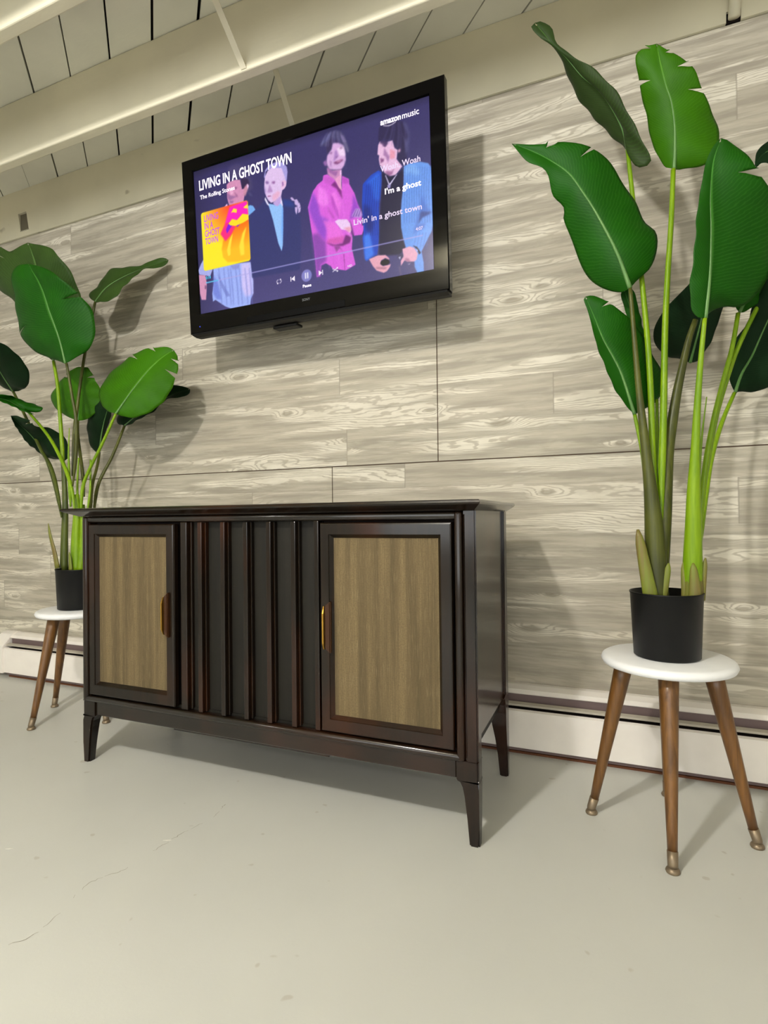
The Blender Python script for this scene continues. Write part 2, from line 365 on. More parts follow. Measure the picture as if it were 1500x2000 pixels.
for xb in (-1.05, .62, -2.72-.4):
    for i in range(0, 4):
        yb = -.402 - .398*(i-1) if i else -.042          # bay between joists
        far = yb if i else -.042
        near = -.442 - .398*(i-1) if i == 0 else yb-.358
        near = -.402 if i == 0 else near
        if i == 0: fy, ny = -.043, -.402
        else: fy, ny = -.443-.398*(i-1), -.800-.398*(i-1)
        build('bridging', strap((xb-.008 if i else xb-.045, fy, ZJ+.004), (xb+.014, ny, ZC-.006)), M_WHITE, ceiling)

# ------------------------------------------------------------------ baseboard heater
h = tag(empty('baseboard_heater', (-.4, -.04, 0)), 'long white metal baseboard heater along the foot of the wood-print wall', 'heater')
HX0, HX1 = -2.772, 2.2
build('toe_strip', B(HX0+.03, HX1, -.080, -.066, 0, .0065), M_BROWN, h)
build('under_cover_shade', B(HX0+.01, HX1, -.078, -.070, .0085, .021), M_GREY, h)  # mauve strip standing in for the shade under the cover
bm = bmesh.new(); prism(bm, [(-.088,.021),(-.084,.019),(-.080,.021),(-.080,.134),(-.074,.138),(-.078,.1405),(-.088,.1365)], 'x', HX0, HX1)
build('front_cover', bm, M_HEAT, h)
bm = bmesh.new(); prism(bm, [(-.075,.1490),(-.073,.1475),(-.060,.1555),(-.061,.159),(-.075,.1545)], 'x', HX0, HX1)
build('damper', bm, M_HEATM, h)
build('fin_pack', B(HX0+.02, HX1, -.072, -.006, .03, .140), M_DARK, h)
build('inner_back', B(HX0+.01, HX1, -.050, -.045, .13, .183), M_GREY, h)
bm = bmesh.new(); prism(bm, [(-.055,.1835),(-.053,.181),(-.030,.186),(-.001,.188),(-.001,.204),(-.020,.203),(-.045,.194)], 'x', HX0, HX1)
build('top_hood', bm, M_HEAT, h)
bm = bmesh.new(); prism(bm, [(-.093,.016),(-.001,.016),(-.001,.206),(-.020,.206),(-.046,.198),(-.093,.146)], 'x', HX0-.085, HX0+.003)
bmesh.ops.bevel(bm, geom=bm.edges[:], offset=.002, segments=2, affect='EDGES'); build('end_cap', bm, M_HEAT, h)

# ------------------------------------------------------------------ mid-century console
cx0, cx1, yf_, yb_ = -1.556, -.291, -.627, -.231
con = tag(empty('stereo_console', (-.92, -.43, 0)), 'long dark walnut mid-century console cabinet with two tan cloth doors and vertical slats', 'cabinet')
def cpart(name, bm, mat=None, parent=con, **k): return build(name, bm, mat or M_CONSOLE, parent, shift=Vector((-.92,-.43,0)), **k)
# top slab, undercut edge
tx0, tx1, ty0, ty1 = -1.612, -.272, -.664, -.185
bm = bmesh.new(); rings = []
for (ins, z) in ((.030,.7725),(.004,.7870),(0,.7910),(.002,.7955),(.006,.7975)):
    rings.append([bm.verts.new(p) for p in ((tx0+ins*1.7,ty0+ins,z),(tx1-ins*.7,ty0+ins,z),(tx1-ins*.7,ty1-ins,z),(tx0+ins*1.7,ty1-ins,z))])
for a, b in zip(rings, rings[1:]):
    for i in range(4): bm.faces.new((a[i], a[(i+1)%4], b[(i+1)%4], b[i]))
bm.faces.new(rings[0][::-1]); bm.faces.new(rings[-1])
cpart('top', bm, M_CONSOLE_X)
# legs: full height posts whose feet taper below the case
def post(xo, xi_sign, y_front, front):
    """xo outer x; xi_sign +1 if inner side lies at larger x"""
    lv = [(0,.024,.026),(.06,.029,.030),(.110,.035,.034),(.130,.039,.036),(.142,.045,.037),(.149,.054,.038),(.191,.054,.038),(.193,.030,.037),(.772,.030,.036)]
    if not front: lv = [(0,.024,.024),(.06,.029,.028),(.110,.035,.034),(.150,.042,.040),(.190,.047,.045),(.215,.050,.050),(.235,.052,.062),(.240,.052,.070),(.245,.030,.045),(.772,.030,.040)]
    bm = bmesh.new(); R = []
    for z, wx, wy in lv:
        xi = xo + xi_sign*wx
        ya, yb2 = (y_front, y_front+wy) if front else (y_front-wy, y_front)
        R.append([bm.verts.new(p) for p in ((min(xo,xi),ya,z),(max(xo,xi),ya,z),(max(xo,xi),yb2,z),(min(xo,xi),yb2,z))])
    for a, b in zip(R, R[1:]):
        for i in range(4): bm.faces.new((a[i], a[(i+1)%4], b[(i+1)%4], b[i]))
    bm.faces.new(R[0][::-1]); bm.faces.new(R[-1])
    ed = [e for e in bm.edges if abs(e.verts[0].co.z-e.verts[1].co.z) > .01]
    bmesh.ops.bevel(bm, geom=ed, offset=.004, segments=2, affect='EDGES')
    return bm
cpart('leg', post(cx1, -1, yf_, True)); cpart('leg', post(cx0, 1, yf_, True))
cpart('leg', post(cx1, -1, yb_, False)); cpart('leg', post(cx0, 1, yb_, False))
# side panels with an arched lower edge by the back leg
for xa, xb in ((cx1-.020, cx1-.006), (cx0+.006, cx0+.020)):
    pts = [(yf_+.03,.2375),(-.32,.2375),(-.305,.236),(yb_-.03,.230),(yb_-.02,.7725),(yf_+.03,.7725)]
    bm = bmesh.new(); prism(bm, pts, 'x', xa, xb); cpart('side_panel', bm)
cpart('back_panel', B(cx0+.03, cx1-.03, yb_-.012, yb_-.004, .20, .772), M_RECESS)
cpart('bottom_panel', B(cx0+.02, cx1-.02, yf_+.02, yb_-.01, .200, .214), M_RECESS)
cpart('inner_face', B(cx0+.02, cx1-.02, yf_+.030, yf_+.040, .195, .772), M_DARK)
# apron and lower centre strip
cpart('apron', B(cx0+.054, cx1-.054, yf_+.004, yf_+.026, .149, .193, .002, 1), M_CONSOLE_X)
cpart('apron_strip', B(-1.20, -.685, yf_+.012, yf_+.030, .141, .155, .001, 1), M_CONSOLE_X)
# bull-nosed picture frame around the front
fx0, fx1, fz0, fz1 = cx0+.004, cx1-.034, .190, .7715
def bar(x0, x1, z0, z1, y0=yf_-.006, y1=yf_+.022, b=.0075): return B(x0, x1, y0, y1, z0, z1, b, 4)
cpart('frame_rail', bar(fx0, fx1, fz0, fz0+.019, b=.009), M_CONSOLE_X, smooth=True)
cpart('frame_rail', bar(fx0, fx1, fz1-.0195, fz1, y0=yf_-.002), M_CONSOLE_X, smooth=True)
cpart('frame_stile', bar(fx0, fx0+.021, fz0, fz1), smooth=True); cpart('frame_stile', bar(fx1-.017, fx1+.002, fz0, fz1), smooth=True)
cpart('corner_bead', bar(fx1+.004, cx1-.028, fz0+.002, fz1, y0=yf_+.004), smooth=True)
# two doors
def door(x0, x1, hx, hs):
    z0, z1 = .2135, .7465; ya, yb2 = yf_-.003, yf_+.016; fx = .0405; fb = .041; bm = bmesh.new()
    o = [(x0,z0),(x1,z0),(x1,z1),(x0,z1)]
    xa, xb, za, zb = x0+fx-.006, x1-fx+.004, z0+fb, z1-.0385
    def ring(ox, oz, y):   # inset offsets from outer rectangle
        return [bm.verts.new((x0+ox, y, z0+oz)), bm.verts.new((x1-ox, y, z0+oz)), bm.verts.new((x1-ox, y, z1-oz)), bm.verts.new((x0+ox, y, z1-oz))]
    r0 = ring(0, 0, yb2); r1 = ring(0, 0, ya+.005); r2 = ring(.002, .002, ya+.001); r3 = ring(.005, .005, ya)
    def inr(e, y): return [bm.verts.new((xa-e, y, za-e)), bm.verts.new((xb+e, y, za-e)), bm.verts.new((xb+e, y, zb+e)), bm.verts.new((xa-e, y, zb+e))]
    r4 = inr(.009, ya); r5 = inr(.0085, ya+.003); r6 = inr(.002, ya+.010); r7 = inr(0, ya+.012); r8 = inr(0, yb2)
    R = [r0, r1, r2, r3, r4, r5, r6, r7, r8]
    for a, b in zip(R, R[1:]):
        for i in range(4): bm.faces.new((a[i], a[(i+1)%4], b[(i+1)%4], b[i]))
    for i in range(4): bm.faces.new((r8[i], r8[(i+1)%4], r0[(i+1)%4], r0[i]))
    bmesh.ops.recalc_face_normals(bm, faces=bm.faces)
    d = cpart('door', bm)
    cpart('grille_cloth', B(xa-.001, xb+.001, ya+.0125, ya+.016, za-.001, zb+.001), M_CLOTH, d)
    # pull: brass edge strip wrapped over the stile ; a dark brown block paints its shaded flank
    bm = bmesh.new(); s = hs
    prof = [(hx, ya-.0005), (hx+s*.001, ya-.0125), (hx+s*.004, ya-.0150), (hx+s*.0075, ya-.0145), (hx+s*.0075, ya-.0005)]
    zs = [.423,.430,.440,.478,.516,.526,.533]; w_ = [.25,.6,1,1,1,.6,.25]; rr = []
    for z, q in zip(zs, w_):
        rr.append([bm.verts.new((hx+(px-hx)*(.4+.6*q), ya-.0005+(py-ya+.0005)*q, z)) for px, py in prof])
    for a, b in zip(rr, rr[1:]):
        for i in range(5): bm.faces.new((a[i], a[(i+1)%5], b[(i+1)%5], b[i]))
    bm.faces.new(rr[0][::-1]); bm.faces.new(rr[-1]); bmesh.ops.recalc_face_normals(bm, faces=bm.faces)
    tag(cpart('handle', bm, M_BRASS, d, smooth=False), 'aged brass edge pull')
    bm = bmesh.new()
    x_a, x_b = sorted((hx+s*.0078, hx+s*.024))
    prism(bm, [(x_a,.426),(x_b,.414),(x_b,.548),(x_a,.534)] , 'y', ya-.009, ya+.004)
    bmesh.ops.bevel(bm, geom=bm.edges[:], offset=.0025, segments=2, affect='EDGES'); cpart('shaded_flank', bm, M_FLANK, d)
door(-1.527, -1.182, -1.2215, 1); door(-.698, -.347, -.689, 1)
# slatted centre
cpart('recess_panel', B(-1.178, -.702, yf_+.024, yf_+.029, .210, .752), M_RECESS)
cpart('stile', B(-1.160, -1.136, yf_+.000, yf_+.024, .210, .752, .003, 2)); cpart('stile', B(-1.136, -1.129, yf_+.012, yf_+.024, .210, .752, .002, 1))
cpart('stile', B(-.718, -.703, yf_+.000, yf_+.024, .210, .752, .003, 2)); 
for xs in (-1.0955, -1.0155, -.9385, -.8635, -.7865):
    bm = B(xs, xs+.0150, yf_-.002, yf_+.024, .211, .7505, .002, 2); cpart('slat', bm)
    cpart('slat_bead', B(xs+.0152, xs+.0200, yf_+.010, yf_+.024, .211, .7505, .001, 1))

# ------------------------------------------------------------------ television
W_, BL, BT, BB = .9141, .0501, .0451, .0705; HS = W_*9/16
tilt, yaw, rol = .0715, -.0156, -.0051
ux = Vector((math.cos(yaw)*math.cos(rol), math.sin(yaw)*math.cos(rol), math.sin(rol)))
nn = Vector((math.sin(yaw), -math.cos(yaw), 0)); up = Vector((0,0,1))*math.cos(tilt) + nn*math.sin(tilt); up = (up - ux*up.dot(ux)).normalized(); fw = ux.cross(up)  # outward normal
tv = tag(empty('television', (0,0,0)), 'black flat-screen television on the wall showing a music player over four musicians', 'television')
tv.matrix_world = Matrix(((ux.x,-fw.x,up.x,-.954),(ux.y,-fw.y,up.y,-.265),(ux.z,-fw.z,up.z,1.7813),(0,0,0,1)))
def tpart(name, bm, mat, parent=tv, **k): return build(name, bm, mat, parent, local=True, **k)
X0, X1, Z0, Z1 = -W_/2-BL, W_/2+BL, -HS/2-BB, HS/2+BT
# bezel ring, front at y=-.004, slight recess to the picture
bm = bmesh.new()
def rect(x0, x1, z0, z1, y): return [bm.verts.new((x0,y,z0)), bm.verts.new((x1,y,z0)), bm.verts.new((x1,y,z1)), bm.verts.new((x0,y,z1))]
R = [rect(X0+.002, X1-.002, Z0+.002, Z1-.002, .030), rect(X0, X1, Z0, Z1, .026), rect(X0, X1, Z0, Z1, -.001), rect(X0+.003, X1-.003, Z0+.003, Z1-.003, -.004),
     rect(-W_/2-.003, W_/2+.003, -HS/2-.003, HS/2+.003, -.004), rect(-W_/2, W_/2, -HS/2, HS/2, .001), rect(-W_/2, W_/2, -HS/2, HS/2, .030)]
for a, b in zip(R, R[1:]):
    for i in range(4): bm.faces.new((a[i], a[(i+1)%4], b[(i+1)%4], b[i]))
bmesh.ops.recalc_face_normals(bm, faces=bm.faces)
tpart('bezel', bm, M_TVB)
bm = bmesh.new(); box(bm, X0+.010, X1-.010, .028, .075, Z0+.004, Z1-.01, .012, 3); tpart('back_shell', bm, M_TVM)
bm = bmesh.new(); box(bm, X0+.12, X1-.12, .06, .115, Z0+.03, Z1-.14, .012, 2); tpart('electronics_housing', bm, M_TVM)
bm = bmesh.new(); prism(bm, [(-.004,Z0+.001),(.030,Z0+.001),(.046,Z0-.002),(.046,Z0-.008),(.020,Z0-.009),(-.001,Z0-.005)], 'x', X0+.008, X1-.008); tpart('speaker_bar', bm, M_TVM)
bm = bmesh.new(); box(bm, -.245, .150, -.0052, .0, Z0+.004, Z0+.026, .001, 1); tpart('front_grille', bm, m_plain('black_mesh', (3,3,3), .6, .1))
for xa, xb in ((-.16,-.06),):
    bm = bmesh.new(); box(bm, xa, xb, .03, .07, Z0-.020, Z0-.010, .002, 1); tpart('connector_cover', bm, M_TVM)
bm = bmesh.new(); lathe(bm, [(.0022,0),(.0022,.0012)], (0,0,0), 12); bmesh.ops.rotate(bm, verts=bm.verts, matrix=Matrix.Rotation(math.pi/2, 3, 'X')); bmesh.ops.translate(bm, verts=bm.verts, vec=(-.459, -.0038, -HS/2-.048))
tag(tpart('power_light', bm, m_emit('blue_led', (60,80,255), .8)), 'small blue light')
# wall bracket
bm = bmesh.new(); box(bm, -.20, .20, .115, .135, -.18, .14, .003, 1); box(bm, -.03, .03, .13, .215, -.06, .02, .002, 1)
tpart('bracket_arm', bm, M_TVM)
bm = bmesh.new(); bm2 = None; box(bm, -1.13, -.78, -.022, -.001, 1.66, 1.86, .003, 1)
o = build('wall_plate', bm, M_TVM, None); o.parent = tv; o.matrix_parent_inverse = tv.matrix_world.inverted()

# flat regions of the picture on the screen: feather, colour, opacity, outline in screen fractions
FIGURES = [[5,[78,70,112],0.8,[[0.1726,0.95],[0.214,0.9615],[0.2556,0.9221],[0.2804,0.8226],[0.2809,0.7634],[0.2405,0.7504],[0.2326,0.855],[0.1701,0.8578]]],
[2,[50,34,72],0.9,[[0.2305,0.8559],[0.2599,0.8433],[0.2696,0.8125],[0.2581,0.7729],[0.243,0.7643],[0.2309,0.7901]]],
[2,[86,86,130],0.7,[[0.2597,0.7544],[0.27,0.7443],[0.2829,0.7153],[0.2674,0.7275]]],
[1.2,[215,145,185],1,[[0.161,0.8435],[0.1744,0.8559],[0.2006,0.8598],[0.2261,0.8489],[0.2329,0.7834],[0.2478,0.7831],[0.2422,0.7319],[0.237,0.6982],[0.1961,0.6935],[0.1681,0.7016],[0.1607,0.7529]]],
[1.5,[205,140,165],1,[[0.2437,0.7908],[0.2568,0.806],[0.264,0.8],[0.2602,0.772],[0.2464,0.7302],[0.2384,0.7513]]],
[1,[240,200,240],0.9,[[0.2558,0.8065],[0.2611,0.8072],[0.2653,0.7906],[0.2591,0.7725]]],
[2,[140,95,150],0.7,[[0.1628,0.7914],[0.1763,0.7647],[0.2104,0.7448],[0.193,0.7398],[0.1733,0.7327],[0.1629,0.752]]],
[1.5,[110,60,110],0.7,[[0.1994,0.8153],[0.212,0.804],[0.2075,0.7969],[0.1989,0.7975]]],
[2,[250,190,225],0.7,[[0.1751,0.7984],[0.188,0.793],[0.1917,0.7705],[0.1786,0.7668]]],
[2,[130,70,120],0.6,[[0.1942,0.7815],[0.2107,0.7537],[0.2123,0.735],[0.2041,0.7474]]],
[2,[120,75,140],0.6,[[0.171,0.7306],[0.1926,0.722],[0.1857,0.7096],[0.1728,0.7148]]],
[0.8,[240,190,235],1,[[0.1438,0.699],[0.1586,0.7174],[0.1614,0.6981]]],
[1,[120,175,240],1,[[0.2488,0.6607],[0.2679,0.6636],[0.2803,0.6542],[0.291,0.6234],[0.2771,0.611],[0.2556,0.5955],[0.2543,0.6258]]],
[1.2,[170,175,235],1,[[0.0294,0.3812],[0.0158,0.3552],[-0.0017,0.3084],[0.0039,0.2805],[0.0575,0.2512],[0.0749,0.3062],[0.0477,0.3493]]],
[1.2,[215,150,185],1,[[0.0007,0.2793],[0.0325,0.2674],[0.0389,0.2134],[0.0357,0.1579],[0.0307,0.094],[0.0083,0.1001],[0.0016,0.1457]]],
[1,[120,80,120],0.8,[[0.0273,0.1994],[0.0367,0.1924],[0.0361,0.1708],[0.0265,0.1692]]],
[1,[160,180,248],1,[[0.0748,0.3019],[0.1706,0.3015],[0.2567,0.2865],[0.265,0.1552],[0.2629,0.0726],[0.2503,0.0386],[0.2464,0.002],[0.2073,-0.0172],[0.1682,-0.0113],[0.1262,0.021],[0.078,0.0812],[0.0651,0.0717],[0.0635,0.1284],[0.0754,0.2113]]],
[4,[215,200,250],0.9,[[0.2123,0.2882],[0.2537,0.2834],[0.2621,0.1561],[0.2598,0.0652],[0.2243,0.0624],[0.2082,0.13]]],
[3,[110,125,215],0.8,[[0.0734,0.255],[0.094,0.2058],[0.109,0.0727],[0.0843,0.0838],[0.0682,0.1271]]],
[1.5,[105,115,195],0.55,[[0.0997,0.2984],[0.1041,0.297],[0.1098,0.1583],[0.1112,0.0378],[0.1067,0.0347],[0.1037,0.1601]]],
[1.5,[105,115,195],0.55,[[0.1244,0.2907],[0.1286,0.2893],[0.1344,0.1512],[0.1357,0.0313],[0.1313,0.0282],[0.1283,0.153]]],
[1.5,[105,115,195],0.55,[[0.1457,0.284],[0.15,0.2826],[0.1557,0.1451],[0.157,0.0257],[0.1527,0.0226],[0.1496,0.1468]]],
[1.5,[105,115,195],0.55,[[0.1578,0.2802],[0.1621,0.2789],[0.1678,0.1416],[0.1691,0.0225],[0.1648,0.0194],[0.1617,0.1434]]],
[1.5,[105,115,195],0.55,[[0.1819,0.2726],[0.1861,0.2713],[0.1918,0.1347],[0.1932,0.0161],[0.1889,0.013],[0.1858,0.1364]]],
[1.5,[105,115,195],0.55,[[0.1998,0.267],[0.204,0.2657],[0.2097,0.1296],[0.2111,0.0113],[0.2068,0.0083],[0.2037,0.1313]]],
[1.5,[105,115,195],0.55,[[0.2265,0.2586],[0.2306,0.2574],[0.2362,0.1219],[0.2376,0.0043],[0.2334,0.0012],[0.2304,0.1236]]],
[1.5,[105,115,195],0.55,[[0.247,0.2522],[0.2511,0.2509],[0.2567,0.116],[0.2581,-0.0011],[0.2539,-0.0042],[0.2509,0.1177]]],
[2,[105,115,190],0.6,[[0.0927,0.2706],[0.1212,0.1764],[0.1526,0.0865],[0.1342,0.0873],[0.1114,0.1578]]],
[2,[130,130,200],0.6,[[0.1583,0.297],[0.2064,0.2901],[0.1996,0.2587],[0.1696,0.2638]]],
[1.5,[52,56,112],1,[[0.2904,0.6209],[0.3129,0.6393],[0.3346,0.6713],[0.3489,0.6412],[0.4121,0.6454],[0.4515,0.6189],[0.4668,0.5786],[0.4883,0.5045],[0.4884,0.3467],[0.4772,0.1654],[0.2607,0.1773],[0.2561,0.4553],[0.2596,0.5916]]],
[3,[44,66,140],0.8,[[0.4158,0.6439],[0.448,0.623],[0.4636,0.5983],[0.463,0.5722],[0.4184,0.6003]]],
[1,[150,195,250],1,[[0.3347,0.6766],[0.3489,0.6412],[0.3857,0.6186],[0.4119,0.6375],[0.4153,0.5856],[0.4113,0.4538],[0.407,0.3483],[0.4006,0.3102],[0.3872,0.3685],[0.3686,0.5232],[0.3523,0.6238]]],
[2.5,[105,165,250],0.8,[[0.4108,0.5874],[0.4153,0.5856],[0.4113,0.4538],[0.4031,0.3362],[0.404,0.4564]]],
[1,[232,225,250],1,[[0.3346,0.6739],[0.3378,0.6889],[0.3491,0.6493],[0.356,0.6223],[0.3451,0.6374]]],
[1,[232,215,245],1,[[0.4005,0.6207],[0.4073,0.674],[0.4148,0.6044],[0.412,0.6002],[0.406,0.6186]]],
[1.2,[195,165,225],1,[[0.4017,0.6709],[0.409,0.6706],[0.4042,0.6193],[0.3928,0.6077],[0.3819,0.6147],[0.3712,0.6351]]],
[1.2,[170,160,225],1,[[0.3364,0.8215],[0.343,0.8617],[0.3624,0.8879],[0.3922,0.8931],[0.4248,0.8758],[0.4394,0.8402],[0.4414,0.8078],[0.4354,0.747],[0.4222,0.7633],[0.4193,0.7963],[0.3619,0.8667],[0.3446,0.8502],[0.3416,0.8032]]],
[1.2,[226,196,238],1,[[0.3375,0.7888],[0.341,0.8195],[0.354,0.8515],[0.3731,0.8671],[0.4167,0.8424],[0.4282,0.7871],[0.4327,0.7482],[0.4323,0.7272],[0.4264,0.7085],[0.4153,0.7025],[0.409,0.6679],[0.394,0.658],[0.3789,0.6427],[0.3639,0.6407],[0.3513,0.6618],[0.3443,0.6835],[0.3376,0.7159],[0.3357,0.7572]]],
[1.2,[235,190,225],1,[[0.4148,0.7611],[0.4276,0.761],[0.4354,0.747],[0.4321,0.722],[0.4153,0.7025],[0.411,0.715]]],
[1.2,[150,100,170],0.8,[[0.4147,0.7559],[0.4219,0.7528],[0.4224,0.7314],[0.4158,0.7236]]],
[1.5,[120,80,150],0.85,[[0.3412,0.7872],[0.3506,0.7872],[0.3579,0.7774],[0.3557,0.7676],[0.3446,0.7723]]],
[1.5,[130,70,140],0.85,[[0.369,0.7753],[0.3838,0.773],[0.3854,0.763],[0.3816,0.7566],[0.3724,0.7632]]],
[2,[175,130,190],0.8,[[0.3594,0.7633],[0.3509,0.7239],[0.347,0.7174],[0.358,0.7075],[0.373,0.7094],[0.3762,0.6867],[0.3714,0.7208]]],
[1.3,[150,70,130],0.85,[[0.3483,0.6927],[0.3632,0.688],[0.3649,0.6819],[0.35,0.6853]]],
[3,[240,165,190],0.6,[[0.3687,0.6844],[0.3952,0.7056],[0.4077,0.6898],[0.394,0.658],[0.3733,0.6449]]],
[2.5,[160,130,200],0.7,[[0.336,0.7678],[0.3436,0.7323],[0.341,0.7011],[0.3367,0.719]]],
[1,[205,180,230],1,[[0.4483,0.6387],[0.4556,0.641],[0.4659,0.621],[0.4675,0.6099],[0.4551,0.6201]]],
[1,[205,180,230],1,[[0.4659,0.6184],[0.4766,0.6194],[0.4833,0.5983],[0.4775,0.577],[0.467,0.589]]],
[1,[205,180,230],1,[[0.4724,0.5895],[0.4867,0.5943],[0.4914,0.5662],[0.4788,0.5555]]],
[1,[205,180,230],1,[[0.4666,0.5708],[0.4791,0.5711],[0.4768,0.5457],[0.4726,0.521],[0.4677,0.5414]]],
[1,[205,180,230],1,[[0.4807,0.5626],[0.4922,0.5607],[0.4889,0.5331],[0.4799,0.5287]]],
[1,[110,90,150],0.8,[[0.4705,0.585],[0.4784,0.5793],[0.4783,0.5346],[0.4763,0.5669]]],
[2,[74,70,112],1,[[0.5797,0.9094],[0.5939,0.9383],[0.6147,0.9662],[0.6482,0.9749],[0.6692,0.9571],[0.6848,0.917],[0.6922,0.8761],[0.6994,0.8329],[0.6958,0.8121],[0.688,0.8282],[0.6859,0.8042],[0.6726,0.8755],[0.6335,0.9066],[0.6294,0.8657],[0.6104,0.839],[0.6082,0.8959]]],
[3,[100,104,160],0.8,[[0.5866,0.9163],[0.6111,0.9553],[0.6314,0.9656],[0.6174,0.9371],[0.5967,0.9115]]],
[2,[130,115,165],0.8,[[0.6641,0.9446],[0.68,0.9218],[0.689,0.8801],[0.6761,0.8888],[0.6685,0.9174]]],
[2,[58,46,88],0.9,[[0.6136,0.9136],[0.6342,0.9391],[0.6368,0.905],[0.6277,0.8639],[0.6105,0.8441],[0.608,0.8858]]],
[2,[60,48,96],0.85,[[0.6373,0.9275],[0.6632,0.9],[0.679,0.8674],[0.6726,0.8755],[0.6335,0.9041]]],
[1.5,[220,175,225],1,[[0.6103,0.834],[0.6294,0.8657],[0.6351,0.9008],[0.6548,0.8939],[0.6758,0.8714],[0.683,0.8255],[0.6845,0.7749],[0.6766,0.7434],[0.6647,0.7261],[0.6434,0.733],[0.617,0.7472],[0.606,0.7902]]],
[2,[165,110,180],0.9,[[0.5927,0.8013],[0.6048,0.8111],[0.6091,0.7736],[0.599,0.7781]]],
[1.5,[205,140,190],1,[[0.6072,0.7643],[0.6268,0.7353],[0.6647,0.7261],[0.6658,0.6955],[0.6608,0.6094],[0.6416,0.6428],[0.6096,0.7174]]],
[1.2,[248,200,245],1,[[0.6606,0.7229],[0.6655,0.7208],[0.6639,0.6837],[0.6602,0.6198],[0.6548,0.6372]]],
[2,[150,90,160],0.8,[[0.6104,0.7577],[0.6333,0.7274],[0.6514,0.7194],[0.6426,0.6929],[0.6166,0.7296]]],
[2,[250,225,250],0.8,[[0.6509,0.8606],[0.6789,0.8625],[0.6826,0.8008],[0.6615,0.8105]]],
[2,[165,120,190],0.8,[[0.6425,0.8545],[0.6506,0.8457],[0.6549,0.8135],[0.6395,0.7903],[0.6344,0.7825]]],
[1.5,[110,60,120],0.8,[[0.6433,0.8113],[0.6549,0.8123],[0.6531,0.8068],[0.6448,0.8055]]],
[1.5,[120,55,110],0.9,[[0.6352,0.7821],[0.6461,0.7848],[0.6708,0.7861],[0.6748,0.7793],[0.6606,0.7682],[0.649,0.7633],[0.6375,0.7735]]],
[1.5,[225,160,200],0.9,[[0.6477,0.7853],[0.6692,0.7844],[0.6608,0.7756],[0.6492,0.7758]]],
[1.5,[120,70,130],0.8,[[0.6206,0.8445],[0.6291,0.8507],[0.6322,0.8416],[0.6255,0.8372]]],
[1.5,[130,70,120],0.8,[[0.6607,0.8585],[0.6707,0.8614],[0.6721,0.8507],[0.6639,0.852]]],
[2,[160,110,175],0.6,[[0.6181,0.8051],[0.6279,0.7905],[0.6272,0.7554],[0.6206,0.7634]]],
[1,[222,98,222],1,[[0.5928,0.7209],[0.6076,0.7208],[0.638,0.6696],[0.6636,0.602],[0.6672,0.6854],[0.6932,0.6554],[0.6947,0.6235],[0.7137,0.5593],[0.7245,0.4894],[0.7393,0.4276],[0.738,0.3533],[0.7499,0.349],[0.737,0.2975],[0.7069,0.302],[0.6991,0.3205],[0.6982,0.2736],[0.6953,0.2272],[0.7076,0.1222],[0.6683,0.0997],[0.6354,0.1163],[0.6146,0.126],[0.6065,0.1478],[0.5879,0.1699],[0.5684,0.1631],[0.5627,0.0965],[0.5475,0.0945],[0.5409,0.2958],[0.5307,0.4298],[0.5224,0.5502],[0.5461,0.6411],[0.5662,0.6746],[0.5879,0.691]]],
[4,[150,75,205],0.95,[[0.546,0.6379],[0.5639,0.5661],[0.5728,0.4788],[0.6039,0.4349],[0.5886,0.3118],[0.5639,0.3593],[0.54,0.4588],[0.5243,0.5364],[0.5316,0.5725]]],
[4,[135,70,170],0.9,[[0.5338,0.37],[0.5577,0.3712],[0.5906,0.3046],[0.5902,0.1821],[0.5664,0.167],[0.5627,0.0965],[0.5475,0.0945],[0.5402,0.2634]]],
[3,[150,70,200],0.9,[[0.7076,0.5587],[0.7245,0.4894],[0.7374,0.4283],[0.7028,0.4103],[0.6906,0.4086],[0.7043,0.4912]]],
[2,[205,90,205],0.9,[[0.5906,0.7186],[0.6259,0.6938],[0.638,0.6696],[0.6167,0.6501],[0.592,0.6829]]],
[2,[190,75,195],0.9,[[0.6672,0.6823],[0.6932,0.6523],[0.6907,0.6283],[0.6684,0.6377]]],
[1.5,[120,40,120],0.9,[[0.6208,0.6484],[0.6379,0.6665],[0.6615,0.6028],[0.6664,0.5377],[0.6432,0.6168]]],
[1,[235,160,205],1,[[0.6382,0.679],[0.6633,0.6965],[0.6604,0.6506],[0.6645,0.5953],[0.6516,0.6228]]],
[3,[245,130,240],0.9,[[0.5702,0.6601],[0.5973,0.6295],[0.6103,0.5412],[0.5887,0.5241],[0.5639,0.5661]]],
[3,[245,125,235],0.8,[[0.6113,0.5918],[0.6367,0.6036],[0.6599,0.5214],[0.6501,0.4429],[0.6302,0.4887]]],
[2,[190,75,195],0.9,[[0.6156,0.5964],[0.6276,0.5692],[0.6466,0.476],[0.6478,0.4311],[0.6379,0.4539],[0.6225,0.5235]]],
[2,[195,80,195],0.9,[[0.6036,0.5246],[0.6215,0.4729],[0.6333,0.4334],[0.625,0.4397],[0.605,0.4921]]],
[3,[240,115,225],0.8,[[0.5828,0.4428],[0.6287,0.4128],[0.6568,0.3579],[0.6681,0.3031],[0.6012,0.3042],[0.5984,0.3727]]],
[3,[215,90,180],0.9,[[0.6016,0.3201],[0.6683,0.3157],[0.6634,0.273],[0.626,0.2763],[0.5947,0.2968]]],
[2,[110,40,110],0.9,[[0.5906,0.3014],[0.6259,0.2732],[0.6592,0.2713],[0.6725,0.3205],[0.6967,0.2993],[0.6879,0.2645],[0.6589,0.2555],[0.6174,0.2697]]],
[2,[100,50,120],0.9,[[0.6906,0.4086],[0.698,0.3681],[0.7069,0.302],[0.6949,0.3125],[0.6917,0.3578]]],
